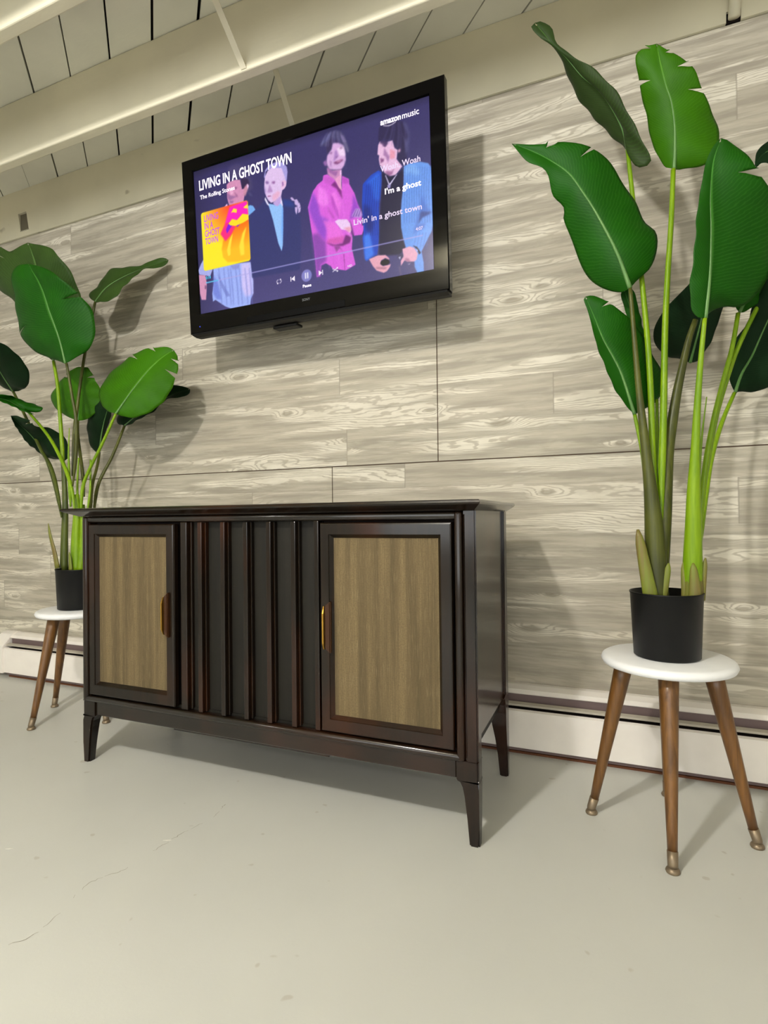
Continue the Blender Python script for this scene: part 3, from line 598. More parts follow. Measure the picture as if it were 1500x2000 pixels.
[1,[240,205,245],1,[[0.6309,0.4183],[0.6456,0.4255],[0.6805,0.4124],[0.6921,0.3828],[0.6955,0.3438],[0.691,0.3234],[0.6772,0.3473],[0.6568,0.3579]]],
[2,[235,160,185],0.9,[[0.6652,0.3644],[0.6938,0.3633],[0.6944,0.3411],[0.687,0.328]]],
[1.5,[230,140,225],1,[[0.6649,0.3518],[0.689,0.3241],[0.6986,0.2923],[0.694,0.2624],[0.6945,0.2938],[0.6809,0.327]]],
[1.5,[190,150,220],1,[[0.699,0.4243],[0.716,0.4647],[0.7319,0.4585],[0.7451,0.4129],[0.7269,0.4043]]],
[1,[110,70,160],0.7,[[0.7031,0.4227],[0.7179,0.4608],[0.7209,0.4597],[0.708,0.4177]]],
[1,[110,70,160],0.7,[[0.7131,0.4189],[0.7259,0.4577],[0.7289,0.4565],[0.7181,0.4139]]],
[1,[110,70,160],0.7,[[0.7231,0.4151],[0.7339,0.4546],[0.7368,0.4534],[0.728,0.4101]]],
[1,[140,50,140],0.8,[[0.661,0.2039],[0.6641,0.2029],[0.6653,0.1038],[0.6632,0.1044]]],
[1.5,[130,60,130],0.8,[[0.6236,0.2643],[0.6334,0.2258],[0.6463,0.247],[0.6582,0.2207],[0.6465,0.2597]]],
[2,[48,40,80],1,[[0.8114,0.8447],[0.8164,0.9089],[0.8377,0.9284],[0.8864,0.9128],[0.9174,0.8912],[0.9273,0.8183],[0.9205,0.7329],[0.9142,0.6824],[0.9008,0.6527],[0.8806,0.6678],[0.8801,0.7518],[0.8623,0.8142],[0.8322,0.8286],[0.813,0.8258]]],
[3,[88,88,140],0.8,[[0.9047,0.9005],[0.9173,0.8853],[0.9273,0.8183],[0.9205,0.7329],[0.9125,0.6891],[0.9118,0.7666],[0.9217,0.8093]]],
[2,[90,85,130],0.6,[[0.8983,0.8444],[0.9157,0.7766],[0.9095,0.738],[0.9066,0.7869]]],
[1.2,[235,190,225],1,[[0.8107,0.8056],[0.8168,0.8239],[0.8471,0.8094],[0.8641,0.8103],[0.8709,0.7622],[0.8818,0.745],[0.8772,0.6933],[0.8969,0.6425],[0.8701,0.6004],[0.8437,0.6058],[0.8326,0.6228],[0.8219,0.673],[0.8145,0.6854],[0.8113,0.7234],[0.8135,0.7436],[0.8069,0.7527]]],
[2,[55,40,85],0.9,[[0.8207,0.8281],[0.8472,0.8154],[0.8469,0.7975],[0.8353,0.7849],[0.8299,0.8026],[0.8167,0.8149]]],
[1.5,[90,60,110],0.9,[[0.8242,0.8083],[0.8431,0.7963],[0.8391,0.7831],[0.8297,0.7906]]],
[2,[160,110,165],0.85,[[0.8333,0.7798],[0.8459,0.7377],[0.8532,0.7193],[0.845,0.6838],[0.8381,0.7232],[0.8288,0.7396]]],
[1.5,[120,60,115],0.9,[[0.8152,0.7276],[0.8322,0.7138],[0.8282,0.7005],[0.8166,0.6966],[0.8187,0.7108]]],
[2,[235,150,170],0.85,[[0.8539,0.7641],[0.8724,0.7434],[0.8718,0.7018],[0.853,0.7044]]],
[2,[150,90,140],0.8,[[0.8329,0.6438],[0.8593,0.6292],[0.871,0.6571],[0.859,0.6113],[0.8437,0.6058]]],
[1.5,[230,170,200],1,[[0.8818,0.7421],[0.8912,0.7496],[0.8928,0.7339],[0.8852,0.7255]]],
[1,[30,70,190],1,[[0.8092,0.6577],[0.8209,0.6393],[0.8203,0.6053],[0.8082,0.4578],[0.8038,0.3444],[0.8049,0.2672],[0.7932,0.1555],[0.7809,0.1518],[0.7509,0.1304],[0.7438,0.1483],[0.7386,0.2751],[0.7442,0.3082],[0.7411,0.4844],[0.7469,0.5983],[0.7521,0.6077],[0.7797,0.642]]],
[4,[45,105,225],0.9,[[0.7593,0.6007],[0.809,0.6483],[0.8179,0.6063],[0.8059,0.4663],[0.7871,0.5045],[0.7787,0.5848]]],
[5,[28,40,120],0.8,[[0.7473,0.4819],[0.7714,0.4492],[0.7844,0.3516],[0.7735,0.2861],[0.7544,0.324],[0.7434,0.4058]]],
[3,[70,130,240],0.9,[[0.7438,0.2889],[0.7663,0.3003],[0.7811,0.1595],[0.751,0.1343],[0.7451,0.1557]]],
[2,[30,26,60],1,[[0.821,0.643],[0.8327,0.6303],[0.8513,0.6033],[0.8772,0.6033],[0.9033,0.633],[0.8994,0.5339],[0.8884,0.4259],[0.8866,0.3136],[0.8921,0.2173],[0.9005,0.1616],[0.8766,0.1279],[0.8004,0.1454],[0.8025,0.268],[0.8099,0.4188],[0.8197,0.5675]]],
[1,[105,155,235],1,[[0.9034,0.6404],[0.9265,0.6486],[0.9627,0.6396],[0.9892,0.6203],[0.9978,0.5982],[1.0003,0.5424],[1.0008,0.4178],[1.0007,0.3336],[0.9997,0.2642],[0.9947,0.2255],[0.9761,0.173],[0.9573,0.12],[0.9631,0.0547],[0.9634,-0.0013],[0.9396,0.0004],[0.9309,0.0349],[0.9295,0.0917],[0.9189,0.1516],[0.9005,0.1616],[0.8921,0.2211],[0.8861,0.2836],[0.8863,0.3702],[0.8911,0.4474],[0.8994,0.5339]]],
[4,[135,185,248],0.9,[[0.9033,0.633],[0.9377,0.6325],[0.9618,0.5812],[0.948,0.5651],[0.9212,0.599],[0.9071,0.5828]]],
[4,[70,110,200],0.8,[[0.9644,0.4474],[0.9811,0.3669],[0.9984,0.3271],[0.958,0.3241],[0.9435,0.2626],[0.9383,0.2198],[0.9317,0.2408],[0.9541,0.3627]]],
[2,[40,60,130],0.9,[[0.9585,0.3536],[0.9963,0.3353],[0.985,0.3249],[0.9624,0.315],[0.9484,0.2832]]],
[3,[110,160,240],0.9,[[0.9432,0.2441],[0.9979,0.2906],[0.9925,0.2263],[0.9647,0.1658],[0.9369,0.1305],[0.9193,0.1777]]],
[3,[80,110,200],0.7,[[0.9391,0.2754],[0.9754,0.2806],[0.9659,0.247],[0.9364,0.2429]]],
[0.8,[18,30,110],0.65,[[0.7617,0.592],[0.7634,0.5932],[0.752,0.4413],[0.7532,0.2855],[0.7517,0.2861],[0.7501,0.4421]]],
[0.8,[18,30,110],0.65,[[0.7706,0.5983],[0.7724,0.5994],[0.7609,0.4379],[0.7621,0.2824],[0.7606,0.2829],[0.7589,0.4386]]],
[0.8,[18,30,110],0.65,[[0.7796,0.6044],[0.7813,0.6056],[0.7697,0.4344],[0.7709,0.2792],[0.7694,0.2798],[0.7677,0.4352]]],
[0.8,[18,30,110],0.65,[[0.7885,0.6106],[0.7902,0.6118],[0.7785,0.431],[0.7797,0.2761],[0.7782,0.2766],[0.7765,0.4318]]],
[0.8,[18,30,110],0.65,[[0.7973,0.6167],[0.799,0.6179],[0.7872,0.4276],[0.7884,0.273],[0.787,0.2735],[0.7853,0.4284]]],
[0.8,[18,30,110],0.65,[[0.8062,0.6228],[0.8079,0.624],[0.7959,0.4242],[0.7972,0.2699],[0.7957,0.2704],[0.794,0.425]]],
[0.8,[18,30,110],0.65,[[0.8149,0.6289],[0.8166,0.6301],[0.8046,0.4208],[0.8059,0.2668],[0.8044,0.2673],[0.8027,0.4216]]],
[0.8,[60,88,180],0.6,[[0.9079,0.6346],[0.9095,0.6347],[0.9034,0.4948],[0.8982,0.3093],[0.8966,0.3099],[0.9016,0.4955]]],
[0.8,[60,88,180],0.6,[[0.9166,0.6308],[0.9182,0.6308],[0.9121,0.4912],[0.9076,0.3058],[0.906,0.3064],[0.9103,0.4919]]],
[0.8,[60,88,180],0.6,[[0.9253,0.6269],[0.9269,0.6269],[0.9208,0.4876],[0.9171,0.3023],[0.9155,0.3029],[0.919,0.4883]]],
[0.8,[60,88,180],0.6,[[0.9339,0.6231],[0.9355,0.6231],[0.9295,0.484],[0.9264,0.2988],[0.9248,0.2994],[0.9277,0.4847]]],
[0.8,[60,88,180],0.6,[[0.9425,0.6192],[0.9441,0.6193],[0.9381,0.4804],[0.9358,0.2953],[0.9342,0.2959],[0.9363,0.4812]]],
[0.8,[60,88,180],0.6,[[0.951,0.6154],[0.9526,0.6154],[0.9467,0.4768],[0.9451,0.2919],[0.9435,0.2924],[0.9449,0.4776]]],
[0.8,[60,88,180],0.6,[[0.9596,0.6116],[0.9612,0.6116],[0.9553,0.4733],[0.9543,0.2884],[0.9528,0.289],[0.9535,0.474]]],
[0.8,[60,88,180],0.6,[[0.9681,0.6078],[0.9696,0.6079],[0.9638,0.4698],[0.9635,0.285],[0.962,0.2856],[0.962,0.4705]]],
[0.8,[60,88,180],0.6,[[0.9765,0.6041],[0.9781,0.6041],[0.9723,0.4663],[0.9727,0.2816],[0.9712,0.2821],[0.9705,0.467]]],
[0.8,[60,88,180],0.6,[[0.985,0.6003],[0.9865,0.6003],[0.9807,0.4628],[0.9819,0.2782],[0.9803,0.2787],[0.979,0.4635]]],
[0.8,[60,88,180],0.6,[[0.9934,0.5966],[0.9949,0.5966],[0.9892,0.4593],[0.991,0.2748],[0.9894,0.2753],[0.9874,0.46]]],
[0.8,[70,95,190],0.6,[[0.9408,0.2375],[0.9424,0.2369],[0.9304,0.1552],[0.9291,0.1575]]],
[0.8,[70,95,190],0.6,[[0.9522,0.2334],[0.9537,0.2329],[0.9418,0.1513],[0.9405,0.1536]]],
[0.8,[70,95,190],0.6,[[0.9634,0.2294],[0.965,0.2288],[0.9531,0.1474],[0.9518,0.1498]]],
[0.8,[70,95,190],0.6,[[0.9746,0.2254],[0.9762,0.2248],[0.9644,0.1436],[0.9631,0.1459]]],
[0.8,[70,95,190],0.6,[[0.9858,0.2214],[0.9873,0.2208],[0.9756,0.1398],[0.9743,0.1421]]],
[0.8,[225,215,245],1,[[0.8325,0.619],[0.8354,0.6178],[0.8482,0.5611],[0.8749,0.6043],[0.8777,0.6031],[0.8504,0.5508],[0.8457,0.5527]]],
[1,[160,150,200],1,[[0.841,0.5585],[0.8528,0.5535],[0.8501,0.532],[0.8407,0.5397]]],
[1,[230,165,185],1,[[0.761,0.1388],[0.7956,0.1508],[0.8245,0.1432],[0.8385,0.1175],[0.8383,0.108],[0.8242,0.126],[0.8072,0.1162],[0.8044,0.0939],[0.8138,0.0793],[0.8427,0.0817],[0.8401,0.0672],[0.8277,0.0442],[0.8155,0.0383],[0.7891,0.06],[0.775,0.0916]]],
[1.2,[20,14,26],1,[[0.8071,0.1123],[0.8217,0.1211],[0.836,0.1107],[0.8405,0.0939],[0.8307,0.0817],[0.8115,0.0839],[0.8032,0.0981]]],
[1.5,[130,75,100],0.7,[[0.7846,0.0808],[0.8281,0.0672],[0.8231,0.0591],[0.7893,0.0715]]],
[1,[232,170,195],1,[[0.8876,0.1584],[0.9145,0.1644],[0.9304,0.1514],[0.9435,0.1133],[0.9384,0.0776],[0.9291,0.0693],[0.9039,0.0774],[0.8947,0.0879],[0.8802,0.0584],[0.8807,0.0887],[0.8905,0.1158]]],
[1.5,[150,90,125],0.7,[[0.8949,0.0992],[0.9088,0.0947],[0.9176,0.0692],[0.8993,0.0827]]],
[1,[30,20,50],1,[[0.926,0.166],[0.9418,0.1513],[0.9549,0.1133],[0.948,0.1044],[0.9416,0.1364]]],
[1,[235,215,240],1,[[0.9371,0.1417],[0.9449,0.1316],[0.9414,0.1253]]],
[1.5,[60,55,90],1,[[0.8671,0.1235],[0.8884,0.1316],[0.8904,0.1083],[0.8738,0.0985]]],
[1,[220,220,250],0.8,[[0.8717,0.1144],[0.8811,0.1151],[0.8785,0.097]]],
[2,[110,100,130],0.6,[[0.871,0.069],[0.8777,0.0516],[0.8816,0.001],[0.877,0.0062]]],
[1,[240,230,245],1,[[0.906,0.0654],[0.9105,0.0564],[0.9164,0.0659],[0.9106,0.0602]]],
[1.5,[130,128,176],0.41250000000000003,[[0.6164,0.9766],[0.6056,0.9649],[0.5956,0.9423],[0.5863,0.9074],[0.5899,0.9034],[0.5993,0.9383],[0.6092,0.9609],[0.62,0.9726]]],
[1.5,[52,44,84],0.41250000000000003,[[0.621,0.9762],[0.6115,0.9625],[0.603,0.938],[0.5954,0.9017],[0.599,0.8977],[0.6066,0.9341],[0.6151,0.9585],[0.6245,0.9722]]],
[1.5,[158,144,186],0.41250000000000003,[[0.6255,0.9758],[0.6173,0.96],[0.6103,0.9338],[0.6045,0.896],[0.6081,0.892],[0.614,0.9299],[0.6209,0.956],[0.6291,0.9718]]],
[1.5,[130,128,176],0.41250000000000003,[[0.63,0.9754],[0.6231,0.9575],[0.6177,0.9296],[0.6136,0.8903],[0.6172,0.8864],[0.6213,0.9256],[0.6267,0.9535],[0.6336,0.9714]]],
[1.5,[52,44,84],0.41250000000000003,[[0.6346,0.975],[0.629,0.9575],[0.6251,0.9352],[0.6231,0.9072],[0.6267,0.9033],[0.6287,0.9313],[0.6326,0.9535],[0.6382,0.971]]],
[1.5,[158,144,186],0.41250000000000003,[[0.6391,0.9746],[0.6348,0.955],[0.6324,0.931],[0.6321,0.9015],[0.6356,0.8976],[0.636,0.9271],[0.6383,0.9511],[0.6427,0.9706]]],
[1.5,[130,128,176],0.41250000000000003,[[0.6436,0.9724],[0.6405,0.9518],[0.6396,0.9266],[0.641,0.8959],[0.6446,0.892],[0.6432,0.9227],[0.6441,0.9478],[0.6472,0.9684]]],
[1.5,[52,44,84],0.41250000000000003,[[0.648,0.9684],[0.6463,0.9477],[0.6469,0.922],[0.6499,0.8903],[0.6535,0.8864],[0.6504,0.9181],[0.6498,0.9438],[0.6516,0.9644]]],
[1.5,[158,144,186],0.41250000000000003,[[0.6525,0.9644],[0.652,0.9437],[0.6541,0.9174],[0.6588,0.8847],[0.6624,0.8808],[0.6576,0.9135],[0.6555,0.9397],[0.656,0.9604]]],
[1.5,[130,128,176],0.41250000000000003,[[0.6569,0.9604],[0.6576,0.9372],[0.661,0.9031],[0.6673,0.8568],[0.6708,0.8529],[0.6646,0.8992],[0.6612,0.9332],[0.6604,0.9564]]],
[1.5,[52,44,84],0.41250000000000003,[[0.6613,0.9564],[0.6633,0.9331],[0.6682,0.8986],[0.6761,0.8513],[0.6796,0.8474],[0.6717,0.8947],[0.6669,0.9292],[0.6648,0.9524]]],
[1.5,[158,144,186],0.41250000000000003,[[0.6657,0.9524],[0.669,0.9291],[0.6753,0.8941],[0.6849,0.8458],[0.6884,0.8419],[0.6788,0.8902],[0.6725,0.9252],[0.6692,0.9485]]],
[1.5,[150,140,176],0.44999999999999996,[[0.675,0.9001],[0.6815,0.8739],[0.687,0.8483],[0.6915,0.8224],[0.694,0.8197],[0.6895,0.8455],[0.6841,0.8711],[0.6776,0.8973]]],
[1.5,[150,140,176],0.44999999999999996,[[0.6782,0.8985],[0.6839,0.8728],[0.6888,0.8474],[0.6931,0.8217],[0.6956,0.8189],[0.6913,0.8446],[0.6864,0.87],[0.6808,0.8957]]],
[1.5,[150,140,176],0.44999999999999996,[[0.6815,0.897],[0.6862,0.8717],[0.6906,0.8466],[0.6947,0.8209],[0.6972,0.8182],[0.6931,0.8438],[0.6888,0.8689],[0.684,0.8942]]],
[1.5,[150,140,176],0.44999999999999996,[[0.6847,0.8954],[0.6885,0.8706],[0.6924,0.8457],[0.6963,0.8202],[0.6988,0.8174],[0.6949,0.843],[0.6911,0.8678],[0.6873,0.8926]]],
[1.5,[90,84,130],0.375,[[0.6773,0.7792],[0.681,0.7601],[0.6823,0.7406],[0.681,0.7199],[0.6842,0.7165],[0.6855,0.7372],[0.6842,0.7567],[0.6805,0.7757]]],
[1.5,[84,80,130],0.3375,[[0.8547,0.924],[0.8481,0.89],[0.8395,0.8576],[0.8284,0.8257],[0.8321,0.8215],[0.8432,0.8533],[0.8518,0.8858],[0.8584,0.9197]]],
[1.5,[34,28,60],0.3375,[[0.8609,0.9209],[0.8559,0.8852],[0.8486,0.8493],[0.8387,0.812],[0.8425,0.8078],[0.8523,0.8451],[0.8596,0.881],[0.8646,0.9166]]],
[1.5,[110,106,156],0.3375,[[0.8671,0.9177],[0.8637,0.8804],[0.8577,0.8411],[0.849,0.7984],[0.8528,0.7942],[0.8614,0.8369],[0.8674,0.8762],[0.8708,0.9135]]],
[1.5,[84,80,130],0.3375,[[0.8733,0.9146],[0.8714,0.8756],[0.8668,0.8329],[0.8593,0.7848],[0.863,0.7806],[0.8705,0.8287],[0.8751,0.8714],[0.877,0.9104]]],
[1.5,[34,28,60],0.3375,[[0.8795,0.9115],[0.8791,0.8709],[0.8759,0.8247],[0.8696,0.7713],[0.8732,0.7672],[0.8796,0.8206],[0.8828,0.8667],[0.8832,0.9073]]],
[1.5,[110,106,156],0.3375,[[0.8857,0.9084],[0.8868,0.8661],[0.8849,0.8166],[0.8797,0.7578],[0.8834,0.7537],[0.8886,0.8125],[0.8905,0.8619],[0.8893,0.9041]]],
[1.5,[84,80,130],0.3375,[[0.8918,0.9053],[0.8945,0.8614],[0.8939,0.8085],[0.8899,0.7445],[0.8935,0.7404],[0.8975,0.8044],[0.8981,0.8572],[0.8955,0.9011]]],
[1.5,[34,28,60],0.3375,[[0.898,0.9022],[0.9021,0.8567],[0.9028,0.8005],[0.9,0.7311],[0.9036,0.727],[0.9065,0.7963],[0.9057,0.8525],[0.9016,0.898]]],
[1.5,[110,106,156],0.3375,[[0.9041,0.8991],[0.9097,0.852],[0.9117,0.7924],[0.91,0.7178],[0.9137,0.7138],[0.9154,0.7883],[0.9133,0.8478],[0.9077,0.8949]]],
[1.5,[84,80,130],0.3375,[[0.9102,0.896],[0.9173,0.8473],[0.9206,0.7844],[0.92,0.7046],[0.9237,0.7006],[0.9242,0.7803],[0.9209,0.8432],[0.9138,0.8918]]],
[1.5,[110,100,150],0.375,[[0.2006,0.9068],[0.2085,0.91],[0.2147,0.9035],[0.2194,0.8867],[0.2228,0.8833],[0.2181,0.9001],[0.2119,0.9066],[0.204,0.9034]]],
[1.5,[46,36,70],0.375,[[0.2126,0.8971],[0.2204,0.9003],[0.2266,0.8938],[0.2313,0.877],[0.2346,0.8737],[0.23,0.8905],[0.2238,0.8969],[0.2159,0.8938]]],
[1.5,[110,100,150],0.375,[[0.2369,0.9265],[0.2447,0.9296],[0.2508,0.9231],[0.2554,0.9064],[0.2587,0.9031],[0.2541,0.9198],[0.248,0.9263],[0.2402,0.9231]]],
[1.5,[46,36,70],0.375,[[0.1793,0.8941],[0.1873,0.8973],[0.1936,0.8908],[0.1983,0.8739],[0.2017,0.8705],[0.1969,0.8874],[0.1907,0.8939],[0.1827,0.8907]]],
[1.5,[110,100,150],0.375,[[0.2032,0.9289],[0.2111,0.932],[0.2173,0.9255],[0.222,0.9086],[0.2253,0.9053],[0.2206,0.9221],[0.2144,0.9286],[0.2065,0.9255]]],
[1.5,[46,36,70],0.375,[[0.2693,0.8822],[0.277,0.8854],[0.2831,0.879],[0.2877,0.8624],[0.2909,0.8591],[0.2864,0.8757],[0.2803,0.8821],[0.2726,0.8789]]],
[1.5,[110,100,150],0.375,[[0.2551,0.888],[0.2628,0.8912],[0.2689,0.8848],[0.2735,0.8681],[0.2768,0.8648],[0.2722,0.8814],[0.2661,0.8878],[0.2584,0.8847]]],
[1.5,[46,36,70],0.375,[[0.2379,0.9197],[0.2457,0.9229],[0.2518,0.9164],[0.2564,0.8997],[0.2597,0.8963],[0.2551,0.913],[0.249,0.9195],[0.2412,0.9164]]],
[1.5,[110,100,150],0.375,[[0.2361,0.8672],[0.2439,0.8704],[0.2501,0.864],[0.2547,0.8473],[0.258,0.844],[0.2534,0.8607],[0.2472,0.8671],[0.2395,0.8639]]],
[1.5,[196,186,236],0.375,[[0.4161,0.8564],[0.4193,0.8288],[0.4205,0.7987],[0.4195,0.765],[0.4213,0.7631],[0.4222,0.7969],[0.4211,0.827],[0.4179,0.8546]]],
[1.5,[150,140,205],0.375,[[0.42,0.8515],[0.4229,0.8259],[0.4238,0.7969],[0.4227,0.7636],[0.4245,0.7617],[0.4256,0.7951],[0.4246,0.824],[0.4218,0.8497]]],
[1.5,[196,186,236],0.375,[[0.4239,0.8466],[0.4264,0.8229],[0.4271,0.7951],[0.426,0.7622],[0.4278,0.7604],[0.4289,0.7933],[0.4282,0.821],[0.4257,0.8448]]],
[1.5,[150,140,205],0.375,[[0.4278,0.8417],[0.4299,0.8199],[0.4304,0.7933],[0.4292,0.7608],[0.431,0.759],[0.4322,0.7914],[0.4317,0.8181],[0.4296,0.8399]]],
[1.5,[196,186,236],0.375,[[0.4317,0.8368],[0.4334,0.8169],[0.4337,0.7915],[0.4325,0.7594],[0.4342,0.7576],[0.4355,0.7896],[0.4352,0.8151],[0.4335,0.835]]],
[1.5,[150,140,205],0.375,[[0.4356,0.8319],[0.437,0.814],[0.437,0.7897],[0.4357,0.758],[0.4375,0.7562],[0.4388,0.7878],[0.4387,0.8121],[0.4374,0.8301]]],
[1.5,[250,150,248],0.3375,[[0.5752,0.6523],[0.572,0.5829],[0.5741,0.5141],[0.5815,0.444],[0.5841,0.4415],[0.5766,0.5115],[0.5746,0.5803],[0.5777,0.6498]]],
[1.5,[196,84,200],0.3375,[[0.5898,0.6398],[0.5878,0.5737],[0.5898,0.5072],[0.5963,0.4385],[0.5988,0.436],[0.5923,0.5047],[0.5903,0.5711],[0.5923,0.6372]]],
[1.5,[250,150,248],0.3375,[[0.6044,0.6273],[0.6034,0.5645],[0.6055,0.5004],[0.611,0.4329],[0.6135,0.4305],[0.608,0.4978],[0.6058,0.562],[0.6069,0.6248]]],
[1.5,[196,84,200],0.3375,[[0.6189,0.6149],[0.6189,0.5554],[0.621,0.4936],[0.6256,0.4275],[0.6281,0.425],[0.6235,0.4911],[0.6213,0.5529],[0.6214,0.6124]]],
[1.5,[250,150,248],0.3375,[[0.6333,0.6026],[0.6343,0.5464],[0.6365,0.4868],[0.6402,0.422],[0.6426,0.4196],[0.6389,0.4843],[0.6367,0.5439],[0.6358,0.6001]]],
[1.5,[196,84,200],0.3375,[[0.6476,0.5904],[0.6496,0.5374],[0.6518,0.4801],[0.6546,0.4166],[0.657,0.4141],[0.6543,0.4776],[0.652,0.5349],[0.6501,0.5879]]],
[1.5,[250,150,248],0.3375,[[0.6619,0.5782],[0.6648,0.5285],[0.6671,0.4734],[0.6689,0.4112],[0.6714,0.4088],[0.6695,0.471],[0.6672,0.526],[0.6643,0.5757]]],
[1.5,[244,150,240],0.375,[[0.5995,0.27],[0.6001,0.2294],[0.6006,0.1846],[0.601,0.1341],[0.6031,0.1321],[0.6026,0.1827],[0.6021,0.2274],[0.6016,0.268]]],
[1.5,[190,80,190],0.375,[[0.6184,0.2636],[0.6196,0.2229],[0.6208,0.1781],[0.622,0.1275],[0.624,0.1256],[0.6229,0.1761],[0.6217,0.2209],[0.6204,0.2616]]],
[1.5,[244,150,240],0.375,[[0.6371,0.2572],[0.6391,0.2165],[0.6409,0.1716],[0.6428,0.121],[0.6448,0.1191],[0.643,0.1697],[0.6411,0.2145],[0.6392,0.2552]]],
[1.5,[190,80,190],0.375,[[0.6557,0.2508],[0.6583,0.2101],[0.6609,0.1652],[0.6634,0.1146],[0.6655,0.1127],[0.6629,0.1632],[0.6604,0.2081],[0.6577,0.2489]]],
[1.5,[244,150,240],0.375,[[0.6742,0.2446],[0.6775,0.2037],[0.6807,0.1588],[0.6839,0.1082],[0.6859,0.1063],[0.6827,0.1569],[0.6795,0.2018],[0.6762,0.2426]]]]
# picture: figures rasterised into the vertex colours of a fine flat grid
def paint_picture():
    NX, NY = 640, 360
    u = (np.arange(NX)+.5)/NX; v = (np.arange(NY)+.5)/NY; U, V = np.meshgrid(u, v)
    img = np.zeros((NY, NX, 3)); base = np.array([58,52,104.]); lo = np.array([72,66,122.])
    t = np.clip(1-V*1.3, 0, 1)[..., None]; img[:] = base*(1-t)+lo*t
    edge = np.clip((.12-U)/.12, 0, 1)[..., None]; img *= 1-.18*edge
    rim = np.clip((.05-(1-V))/.05, 0, 1)[..., None]; img = img*(1-.25*rim)
    def blur(a, r):
        r = int(round(r))
        if r < 1: return a
        k = np.exp(-.5*(np.arange(-2*r, 2*r+1)/max(.6, r*.8))**2); k /= k.sum()
        a = np.apply_along_axis(lambda m: np.convolve(m, k, 'same'), 0, a); return np.apply_along_axis(lambda m: np.convolve(m, k, 'same'), 1, a)
    def poly(feather, col, al, pts):
        P = np.array(pts); m = int(4*feather)+3
        i0 = max(0, int(P[:,0].min()*NX)-m); i1 = min(NX, int(P[:,0].max()*NX)+m+1); j0 = max(0, int(P[:,1].min()*NY)-m); j1 = min(NY, int(P[:,1].max()*NY)+m+1)
        if i1 <= i0 or j1 <= j0: return
        acc = np.zeros((j1-j0, i1-i0))
        for ox, oy in ((-.25,-.25),(.25,-.25),(-.25,.25),(.25,.25)):
            X = U[j0:j1,i0:i1]+ox/NX; Y = V[j0:j1,i0:i1]+oy/NY; ins = np.zeros(X.shape, bool)
            for a in range(len(P)):
                x1, y1 = P[a]; x2, y2 = P[a-1]
                if y1 == y2: continue
                c = ((Y < y1) != (Y < y2)); xi = (x2-x1)*(Y-y1)/(y2-y1)+x1; ins ^= c & (X < xi)
            acc += ins*.25
        acc = blur(acc, feather)*al
        img[j0:j1,i0:i1] = img[j0:j1,i0:i1]*(1-acc[...,None]) + np.array(col, float)*acc[...,None]
    for f, col, al, pts in FIGURES: poly(f, col, al, pts)
    rs = np.random.RandomState(2); img *= 1+.012*blur(rs.randn(NY, NX), 1)[..., None]*3
    # album cover: plain abstract stand-in, yellow to orange with a pink and orange form
    c0, c1, d0, d1 = .0272, .2575, .297, .702
    X = (U-c0)/(c1-c0); Y = (V-d0)/(d1-d0)
    r = .045; dx = np.maximum(np.abs(X-.5)-.5+r, 0); dy = np.maximum(np.abs(Y-.5)-.5+r, 0); inside = np.clip((r-np.hypot(dx, dy))*60+.5, 0, 1)
    g = np.clip(1-np.hypot(X-.62, (Y-1.02)*.9)/.62, 0, 1)[...,None]
    cov = np.array([255,236,40.])*(1-g)+np.array([255,70,40.])*g
    def put(mask, col):
        nonlocal cov; cov = cov*(1-mask[...,None])+np.array(col, float)*mask[...,None] if not callable(col) else cov*(1-mask[...,None])+col()*mask[...,None]
    def L(pts, f=1.2):
        P = [(c0+a*(c1-c0), d0+b*(d1-d0)) for a, b in pts]; tmp = img.copy(); img[:] = 0
        poly(f, (1,1,1), 1, P); m = img[...,0].copy(); img[:] = tmp; return m
    band = lambda: np.array([255,96,10.])*(1-np.clip((Y<.7)*(.75-Y)*2+.0, 0, 1)[...,None]*.75)+np.array([255,226,40.])*np.clip((Y<.7)*(.75-Y)*2, 0, 1)[...,None]*.75
    put(L([(.49,.50),(.58,.66),(.78,.70),(1,.70),(1,.02),(.72,.03),(.52,.06),(.43,.16),(.41,.30),(.45,.44)], 1.5), band)
    put(L([(.62,.97),(.98,.99),(1,.66),(.84,.70),(.72,.62),(.62,.50),(.50,.42),(.40,.56),(.50,.70),(.56,.84)], 1.5), lambda: np.array([255,30,190.])*(Y>.72)[...,None]+np.array([255,42,130.])*(Y<=.72)[...,None])
    put(L([(.52,.61),(.58,.70),(.66,.66),(.54,.54)], 1), (130,20,225)); put(L([(.74,.64),(.86,.67),(.76,.60)], 1), (150,40,200))
    put(L([(.58,.70),(.66,.76),(.76,.72),(.88,.80),(1,.76),(1,.68),(.88,.65),(.72,.63),(.62,.66)], 1), (255,226,40))
    put(L([(.64,.86),(.70,.93),(.77,.90),(.76,.84),(.68,.87)], 1), (255,226,60)); put(L([(.90,.90),(.97,.93),(1,.93),(1,.86),(.93,.88)], 1), (255,226,60))
    put(L([(.54,.16),(.52,.26),(.58,.42),(.66,.52),(.60,.30),(.59,.17)], 1), (255,226,60)); put(L([(.80,.12),(.78,.28),(.86,.48),(.95,.58),(.88,.36),(.88,.12)], 1.5), (255,226,60))
    img[:] = img*(1-inside[...,None])+cov*inside[...,None]
    # progress bar and buttons
    def ln(x0, y0, x1, y1, wd, col, al=1):
        d = np.array([x1-x0,(y1-y0)*9/16]); n = np.array([-d[1], d[0]*1.0]); n = n/np.hypot(*n)*wd; poly(.6, col, al, [(x0+n[0],y0+n[1]*16/9),(x1+n[0],y1+n[1]*16/9),(x1-n[0],y1-n[1]*16/9),(x0-n[0],y0-n[1]*16/9)])
    yb3 = .212
    ln(.034, yb3, .963, yb3, .0016, (176,168,232)); ln(.034, yb3, .098, yb3, .0016, (60,205,240))
